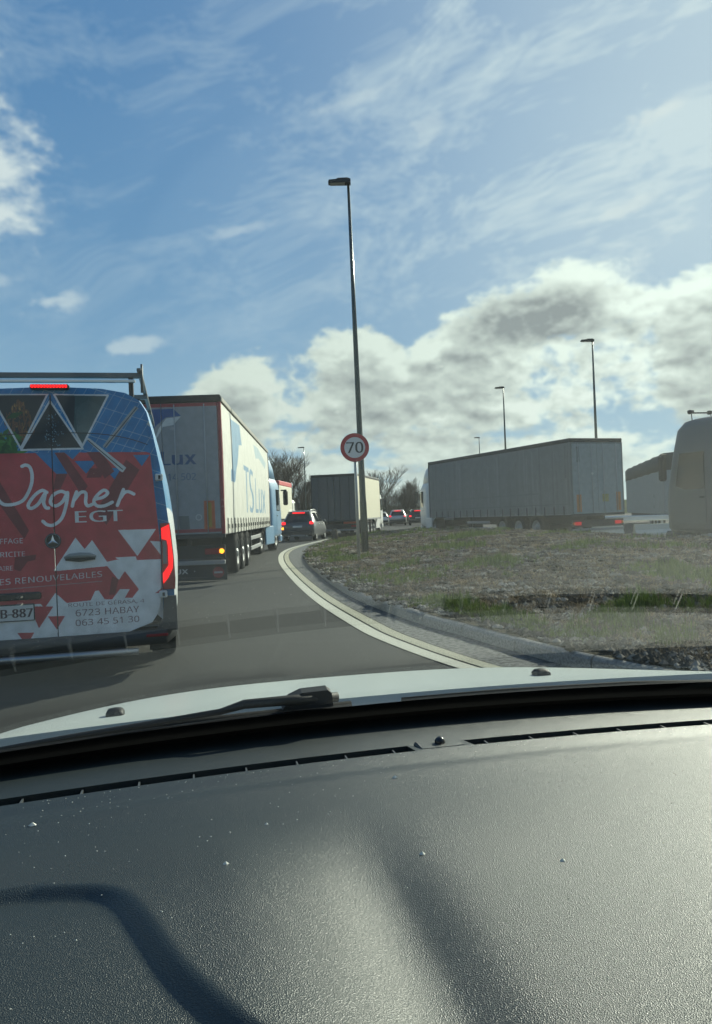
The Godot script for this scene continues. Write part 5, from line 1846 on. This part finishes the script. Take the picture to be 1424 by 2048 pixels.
func cars() -> void:
	var slate := mat(lin(0.022, 0.032, 0.042), 0.22, 0.3)
	slate.clearcoat_enabled = true
	var silver := mat(lin(0.42, 0.43, 0.42), 0.3, 0.6)
	silver.clearcoat_enabled = true
	var white := mat(lin(0.6, 0.6, 0.57), 0.35)
	white.clearcoat_enabled = true
	var black := mat(lin(0.015, 0.016, 0.018), 0.25)
	car("dark grey estate car with roof rails and red brake lights on, beyond the blue cab", Vector3(-3.22, 0, -42.0), -7.0, slate, true, true, true)
	car("white car with dark rear window, leftmost of the far cars by the box lorry", Vector3(3.0, 0, -92.0), 0.0, white, false, false, false, 0.95)
	car("silver car with its high brake light lit, middle of the far cars", Vector3(4.62, 0, -86.0), -4.0, silver, false, true, false, 1.05)
	car("dark car with one red lamp showing, nearest the white cab", Vector3(6.55, 0, -82.0), -3.0, black, true, true, false, 1.0)
	car("pale silver car far ahead, its roof showing between the far cars", Vector3(6.4, 0, -101.0), -5.0, silver, false, false, false, 1.0, 1.12)

# ------------------------------------------------------------------ small roadside things
func small_things() -> void:
	# guard rail beyond the right hand lane
	var t := thing("guard_rail", "sunlit steel guard rail behind the right lorry lane", "guard rail", Vector3(10.0, 0, -33.6))
	var st := new_st(true)
	var rings := []
	for k in 15:
		var x := k * 1.0
		var ring := []
		for e in [[0.62, 0.0], [0.66, 0.03], [0.71, 0.03], [0.74, 0.0], [0.77, 0.03], [0.82, 0.03], [0.86, 0.0]]:
			ring.append(Vector3(x, e[0] - 0.012 * k, e[1]))
		rings.append(ring)
	loft(st, rings, false, false)
	put("rail", st, M.alu, t)
	for k in 5:
		boxed("post", Vector3(0.3 + k * 3.0, -0.05, -0.10), Vector3(0.4 + k * 3.0, 0.72, -0.02), 0.006, M.galv, t)
	var b0 := thing("concrete_barrier", "pale concrete barrier, nearer one under the guard rail", "barrier", Vector3(11.9, 0, -33.0), 0.0, "low barriers under the guard rail")
	barrier(b0, 1.9)
	var b1 := thing("concrete_barrier", "pale concrete barrier at the right end under the guard rail", "barrier", Vector3(14.0, 0, -33.0), 0.0, "low barriers under the guard rail")
	barrier(b1, 1.9)
	var b2 := thing("concrete_barrier", "pale concrete barrier just right of the grey lorry's tail lamp", "barrier", Vector3(9.7, 0, -33.6), 0.0, "low barriers under the guard rail")
	barrier(b2, 1.9)
	# short dark marker post where the kerb turns
	var m := thing("marker_post", "short dark wooden post at the kerb by the grey car", "post", Vector3(-1.1, 0.08, -38.0), 0.0)
	st = new_st(true)
	tube(st, [Vector3(0, -0.1, 0), Vector3(0, 0.48, 0), Vector3(0, 0.60, 0.01)], [0.17, 0.16, 0.10], 10)
	put("shaft", st, M.bark, m)
	boxed("cap", Vector3(-0.1, 0.585, -0.1), Vector3(0.1, 0.625, 0.1), 0.01, M.dark, m)

func barrier(t: Node3D, w: float) -> void:
	var st := new_st()
	prism_x(st, PackedVector2Array([Vector2(0.25, -0.02), Vector2(0.25, 0.08), Vector2(0.10, 0.22), Vector2(0.07, 0.46), Vector2(-0.07, 0.46), Vector2(-0.10, 0.22), Vector2(-0.25, 0.08), Vector2(-0.25, -0.02)]), 0.0, w)
	put("block", st, mat(lin(0.55, 0.55, 0.50), 0.85), t)
	boxed("foot", Vector3(0.2, -0.03, -0.3), Vector3(0.5, 0.03, 0.3), 0.01, M.concrete, t)

# ------------------------------------------------------------------ the car the picture is taken from (x right, forward = -z, origin on its centre line under the driver's eye)
const CAR_TURN := 12.0
const CAR_X := 0.371
const RAKE := 24.0

func arc_slot(x: float) -> float:
	return 1.163 - 0.12 * x * x

func arc_glass(x: float) -> float:
	return 1.425 - 0.19 * x * x

func glass_point(x: float, v: float, out := 0.0) -> Vector3:
	# v: 0 at the foot of the windscreen, 1 at the roof edge
	var len := 1.44
	var a := deg_to_rad(RAKE)
	var xx := x * (1.0 - 0.16 * v)
	var f := arc_glass(x) - cos(a) * len * v + 0.03 * x * x * v
	var y := 0.925 + sin(a) * len * v + 0.014 * sin(PI * v) - 0.03 * x * x * v
	return Vector3(xx, y + out * cos(a), -(f + out * sin(a)))

# the step down into the instrument hood, as distance inside its curved edge
const HOOD_EDGE := [[-0.80, 0.765], [-0.555, 0.760], [-0.511, 0.752], [-0.465, 0.735], [-0.437, 0.706], [-0.413, 0.648], [-0.392, 0.591], [-0.371, 0.548], [-0.346, 0.508], [-0.30, 0.46], [-0.22, 0.42]]
var hood_edge := []

func inside_hood(x: float, f: float) -> float:
	var best := 1e9
	var sgn := 1.0
	var p := Vector2(x, f)
	for k in hood_edge.size() - 1:
		var a: Vector2 = hood_edge[k]
		var b: Vector2 = hood_edge[k + 1]
		var c := Geometry2D.get_closest_point_to_segment(p, a, b)
		var d := p.distance_to(c)
		if d < best:
			best = d
			sgn = 1.0 if (b - a).cross(p - a) < 0.0 else -1.0
	return best * sgn

func dash_y(x: float, s: float) -> float:
	# s: metres ahead of the vent slot
	var f := arc_slot(x) + s
	var y := 0.930
	y += 0.0065 * smoothstep(0.0, -0.0235, s) * smoothstep(-0.075, -0.024, s)
	if s < 0.0:
		y += 0.006 * smoothstep(-0.05, -0.11, s)
		y += 0.012 * smoothstep(-0.1, -0.4, s)
		y -= 0.10 * smoothstep(0.42, 0.20, f)
	else:
		y -= 0.012 * smoothstep(0.05, 0.24, s)
	# rise over the instruments, its flank falling to a hollow on the right
	var hump := smoothstep(-0.19, -0.36, x) * smoothstep(0.98, 0.66, f)
	y += 0.032 * hump
	y -= 0.010 * exp(-pow((x + 0.205) / 0.045, 2.0)) * smoothstep(0.95, 0.60, f)
	if x < -0.2 and f < 0.8:
		y -= 0.010 * smoothstep(0.0, 0.020, inside_hood(x, f))
	return y

func own_car() -> void:
	for k in HOOD_EDGE:
		hood_edge.append(Vector2(k[0], k[1]))
	hood_edge = curve(hood_edge, 5)
	var a := deg_to_rad(CAR_TURN)
	var t := thing("passenger_car", "pale car whose dashboard, windscreen, wiper and bonnet fill the foreground", "car", Vector3(cos(a) * CAR_X, 0, -sin(a) * CAR_X), CAR_TURN)
	var grain := noise(0.135, 2, 2, FastNoiseLite.TYPE_CELLULAR)
	grain.cellular_return_type = FastNoiseLite.RETURN_DISTANCE
	var vinyl := tri_world(mat(lin(0.012, 0.018, 0.018), 0.39, 0.0, 0.55), 3.1, false)
	vinyl.normal_enabled = true
	vinyl.normal_texture = bump_tex(grain, 9.0, 2048)
	vinyl.normal_texture.seamless = false
	vinyl.normal_scale = 0.5
	# dashboard top with the slots cut in
	var st := new_st(true)
	var xs := []
	var x := -0.80
	while x < 0.801:
		xs.append(x)
		x += 0.004 if x < -0.18 and x > -0.6 else 0.01
	for e in [-0.0501, -0.0499, 0.0449, 0.0451]:
		xs.append(e)
	xs.sort()
	var ss := [-1.0, -0.96]
	var q := -0.93
	while q < -0.03:
		ss.append(q)
		q += 0.004 if q < -0.38 and q > -0.7 else 0.009
	ss.append_array([-0.0245, -0.0235, 0.0235, 0.0245])
	q = 0.03
	while q < 0.245:
		ss.append(q)
		q += 0.012
	ss.append(0.25)
	var g := []
	for s in ss:
		var row := []
		for xx in xs:
			var s2: float = s
			var lim := arc_glass(xx) - 0.014 - arc_slot(xx)
			if s > 0.025:
				s2 = 0.0245 + (s - 0.0245) / (0.25 - 0.0245) * (lim - 0.0245)
			var y := dash_y(xx, s2)
			if absf(s2) < 0.024 and absf(xx) < 0.74 and (xx < -0.05 or xx > 0.045):
				y -= 0.055
			row.append(Vector3(xx, y, -(arc_slot(xx) + s2)))
		g.append(row)
	for j in ss.size() - 1:
		for i in xs.size() - 1:
			var flat: bool = absf(ss[j]) < 0.025 and absf(ss[j + 1]) < 0.0251
			st.set_smooth_group(-1 if flat else 0)
			quad(st, g[j][i], g[j][i + 1], g[j + 1][i + 1], g[j + 1][i])
	var dash := put("dashboard", st, vinyl, t)
	# ribs in the vent slots
	var rib := mat(lin(0.06, 0.065, 0.065), 0.45)
	for k in range(-9, 10):
		var xx := k * 0.077 + 0.002
		if absf(xx) > 0.73 or (xx > -0.062 and xx < 0.058):
			continue
		st = new_st()
		var f := arc_slot(xx)
		box(st, Vector3(-0.0012, 0.885, -f - 0.0232), Vector3(0.0012, 0.927, -f + 0.0232), 0.0, Transform3D(Basis(), Vector3(xx, 0, 0)))
		put("vent_rib", st, rib, dash)
	# light sensor on its little plate
	boxed("sensor_plate", Vector3(-0.040, 0.925, -1.186), Vector3(0.034, 0.9365, -1.142), 0.003, vinyl, dash)
	st = new_st(true)
	var rings := []
	for e in [[0.0, 0.0085], [0.004, 0.0082], [0.0075, 0.0060], [0.0092, 0.003], [0.0096, 0.0003]]:
		var ring := []
		for k in 16:
			ring.append(Vector3(-0.002 + cos(TAU * k / 16) * e[1], 0.9365 + e[0], -1.166 + sin(TAU * k / 16) * e[1]))
		rings.append(ring)
	loft(st, rings, true, false)
	put("light_sensor", st, M.black_gloss, dash)
	# front of the dashboard, below the top
	st = new_st()
	box(st, Vector3(-0.80, 0.35, -1.3), Vector3(0.80, 0.80, -0.30), 0.05)
	put("dashboard_body", st, M.dark, t)
	# windscreen: inner and outer face of laminated glass, black printed band along its foot
	var pane := mat(lin(0.9, 0.96, 0.93, 0.02), 0.0, 0.0, 0.43)
	pane.transparency = BaseMaterial3D.TRANSPARENCY_ALPHA
	st = new_st(true)
	for out in [0.0, 0.005]:
		for j in 16:
			for i in 32:
				var x0 := lerpf(-0.80, 0.80, i / 32.0)
				var x1 := lerpf(-0.80, 0.80, (i + 1) / 32.0)
				quad(st, glass_point(x0, j / 16.0, out), glass_point(x1, j / 16.0, out), glass_point(x1, (j + 1) / 16.0, out), glass_point(x0, (j + 1) / 16.0, out))
	var screen := put("windscreen", st, pane, t)
	st = new_st(true)
	for i in 32:
		var x0 := lerpf(-0.80, 0.80, i / 32.0)
		var x1 := lerpf(-0.80, 0.80, (i + 1) / 32.0)
		quad(st, glass_point(x0, -0.01, -0.002), glass_point(x1, -0.01, -0.002), glass_point(x1, 0.064, -0.002), glass_point(x0, 0.064, -0.002))
	put("black_border", st, M.black, screen)
	st = new_st()
	quad(st, glass_point(0.505, 0.030, -0.004), glass_point(0.580, 0.030, -0.004), glass_point(0.600, 0.062, -0.004), glass_point(0.540, 0.062, -0.004))
	var film := mat(lin(0.55, 0.6, 0.58, 0.16), 0.5)
	film.transparency = BaseMaterial3D.TRANSPARENCY_ALPHA
	put("sticker", st, film, screen)
	var smear := mat(lin(0.7, 0.72, 0.66), 0.7)
	for e in [[0.605, 0.075, 0.010], [0.612, 0.088, 0.007], [0.295, 0.070, 0.005], [0.62, 0.30, 0.004]]:
		st = new_st()
		for k in 5:
			var c := glass_point(e[0], e[1], 0.007)
			var u: Vector3 = Vector3(cos(k * 2.4), sin(k * 2.4) * 0.5, sin(k * 2.4) * 0.8) * e[2]
			var v := Vector3(-u.y, u.x, u.z) * 0.12
			tri(st, c - v, c + v, c + u)
		put("smear", st, smear, screen)
	# cowl behind the glass foot
	st = new_st(true)
	for i in 32:
		var x0 := lerpf(-0.82, 0.82, i / 32.0)
		var x1 := lerpf(-0.82, 0.82, (i + 1) / 32.0)
		var row := []
		for xx in [x0, x1]:
			var f := arc_glass(xx)
			row.append([Vector3(xx, 0.926, -f - 0.005), Vector3(xx, 0.912, -f - 0.06), Vector3(xx, 0.900, -f - 0.11), Vector3(xx, 0.83, -f - 0.12)])
		for k in 3:
			quad(st, row[0][k], row[1][k], row[1][k + 1], row[0][k + 1])
	put("cowl_panel", st, M.black, t)
	# bonnet
	var paint := mat(lin(0.62, 0.67, 0.63), 0.3, 0.0, 0.4)
	st = new_st(true)
	var H := []
	for j in 25:
		var row := []
		var v := j / 24.0
		for i in 41:
			var xx := lerpf(-0.86, 0.86, i / 40.0)
			row.append(bonnet_point(xx, v))
		H.append(row)
	for j in 24:
		for i in 40:
			quad(st, H[j][i], H[j][i + 1], H[j + 1][i + 1], H[j + 1][i])
	put("bonnet", st, paint, t)
	st = new_st(true)
	for i in 40:
		quad(st, H[0][i], H[0][i + 1], H[0][i + 1] + Vector3(0, -0.03, 0.008), H[0][i] + Vector3(0, -0.03, 0.008))
	put("bonnet_edge", st, paint, t)
	for xx in [-0.536, 0.395]:
		st = new_st(true)
		var c := bonnet_point(xx, 0.14)
		var rr := []
		for e in [[-0.012, 0.018, 0.020], [0.006, 0.0175, 0.019], [0.012, 0.014, 0.014], [0.0145, 0.006, 0.006]]:
			rr.append(level_ring(c.y + e[0], e[1], c.z - e[2], c.z + e[2], 0.008))
			for k in rr[-1].size():
				rr[-1][k].x += c.x
		loft(st, rr, true, true)
		put("washer_nozzle", st, M.black, t)
	# wiper: arm, hinge block, blade lying on the glass
	st = new_st(true)
	tube(st, wiper_line([[-0.130, 0.052, 0.020], [-0.215, 0.062, 0.020], [-0.30, 0.068, 0.020], [-0.34, 0.062, 0.014], [-0.46, 0.052, 0.012], [-0.58, 0.040, 0.012], [-0.72, 0.026, 0.012]]), [0.009, 0.009, 0.008, 0.0055, 0.005, 0.005, 0.004], 8)
	var arm := put("wiper_arm", st, M.black, t)
	st = new_st()
	var hp := glass_point(-0.175, 0.05, 0.028)
	var head := PackedVector2Array(V2([[-0.055, -0.018], [-0.042, 0.001], [-0.02, 0.010], [0.026, 0.012], [0.033, 0.006], [0.035, -0.018]]))
	prism(st, head, -0.02, 0.02, Transform3D(Basis(Vector3.UP, deg_to_rad(-3.0)), hp))
	put("wiper_hinge", st, M.black, arm)
	st = new_st(true)
	tube(st, wiper_line([[-0.10, 0.030, 0.010], [-0.40, 0.030, 0.010], [-0.60, 0.022, 0.010], [-0.78, 0.014, 0.010]]), [0.008, 0.009, 0.009, 0.007], 6)
	put("wiper_blade", st, M.rubber, arm)
	st = new_st(true)
	tube(st, wiper_line([[0.72, 0.018, 0.010], [0.45, 0.026, 0.010], [0.20, 0.026, 0.010], [0.0, 0.024, 0.010]]), [0.006, 0.008, 0.008, 0.007], 6)
	put("wiper_blade", st, M.rubber, t)
	# shell round the driver: pillars, roof, doors, so that light comes in only through the glass
	var lining := mat(lin(0.30, 0.30, 0.28), 0.9)
	st = new_st()
	for k in 12:
		var x0 := lerpf(-0.80, 0.80, k / 12.0)
		var x1 := lerpf(-0.80, 0.80, (k + 1) / 12.0)
		var p0 := glass_point(x0, 1.0, -0.004)
		var p1 := glass_point(x1, 1.0, -0.004)
		quad(st, p0, p1, Vector3(p1.x, p1.y + 0.03, 1.6), Vector3(p0.x, p0.y + 0.03, 1.6))
		quad(st, p0 + Vector3(0, 0.03, 0), p1 + Vector3(0, 0.03, 0), Vector3(p1.x, p1.y + 0.06, 1.6), Vector3(p0.x, p0.y + 0.06, 1.6))
	put("roof", st, lining, t)
	for s in [-1.0, 1.0]:
		st = new_st(true)
		var pts := []
		var rad := []
		for k in 7:
			pts.append(glass_point(s * 0.80, k / 6.0, 0.0) + Vector3(s * 0.03, -0.005, 0.02))
			rad.append(0.045)
		tube(st, pts, rad, 8)
		put("windscreen_pillar", st, M.dark, t)
		boxed("door_panel", Vector3(s * 0.84 - 0.05, 0.30, -1.25), Vector3(s * 0.84 + 0.03, 0.93, 1.6), 0.02, M.dark, t)
		st = new_st(true)
		tube(st, [Vector3(s * 0.83, 0.90, 0.25), Vector3(s * 0.70, 1.52, 0.32)], [0.05, 0.04], 8)
		put("door_pillar", st, M.dark, t)
	boxed("rear_bulkhead", Vector3(-0.80, 0.35, 1.55), Vector3(0.80, 1.25, 1.60), 0.0, M.dark, t)
	boxed("floor_pan", Vector3(-0.80, 0.30, -1.25), Vector3(0.80, 0.34, 1.6), 0.0, M.dark, t)
	for s in [-0.371, 0.371]:
		boxed("seat_back", Vector3(s - 0.24, 0.5, 0.28), Vector3(s + 0.24, 1.12, 0.42), 0.06, M.dark, t)
	# crumbs and dust on the dashboard
	st = new_st()
	var r := RandomNumberGenerator.new()
	r.seed = 77
	var spots := [[-0.576, 1.008, 0.0040], [-0.111, 1.032, 0.0036], [-0.151, 0.770, 0.0028], [-0.352, 0.744, 0.0026], [-0.023, 0.712, 0.0026], [-0.30, 0.90, 0.0020]]
	for k in 420:
		var px := r.randf_range(-0.62, 0.42)
		spots.append([px, arc_slot(px) - 0.03 - 0.62 * pow(r.randf(), 2.2), r.randf_range(0.0003, 0.0009)])
	for e in spots:
		var c := Vector3(e[0], dash_y(e[0], e[1] - arc_slot(e[0])) + e[2] * 0.3, -e[1])
		var s: float = e[2]
		var top := c + Vector3(0, s * 0.8, 0)
		var u := r.randf() * TAU
		for k in 5:
			var p0 := c + Vector3(cos(u + TAU * k / 5) * 1.3, -0.2, sin(u + TAU * k / 5) * 0.9) * s
			var p1 := c + Vector3(cos(u + TAU * (k + 1) / 5) * 1.3, -0.2, sin(u + TAU * (k + 1) / 5) * 0.9) * s
			tri(st, top, p0, p1)
	var crumbs := put("crumbs", st, mat(lin(0.70, 0.68, 0.60), 0.8), self)
	crumbs.transform = t.transform
	crumbs.set_meta("kind", "stuff")
	crumbs.set_meta("label", "pale crumbs and dust specks lying on the black dashboard")
	crumbs.set_meta("category", "crumbs")

func wiper_line(pts: Array) -> Array:
	var o := []
	for p in pts:
		o.append(glass_point(p[0], p[1], p[2]))
	return o

func bonnet_point(x: float, v: float) -> Vector3:
	var f0 := 1.535 - 0.2 * x * x
	var f := f0 + v * (1.0 - 0.25 * x * x)
	var d := f - f0
	var y := 0.931 + 0.014 * x * x - 0.085 * d - 0.075 * d * d - 0.05 * pow(maxf(0.0, d - 0.35), 2.0) - 0.06 * pow(x, 4.0) * d * 4.0
	y -= 0.30 * pow(maxf(0.0, absf(x) - 0.72), 2.0) * 6.0
	y -= 0.5 * pow(maxf(0.0, v - 0.75), 2.0) * 4.0
	return Vector3(x, y, -f)
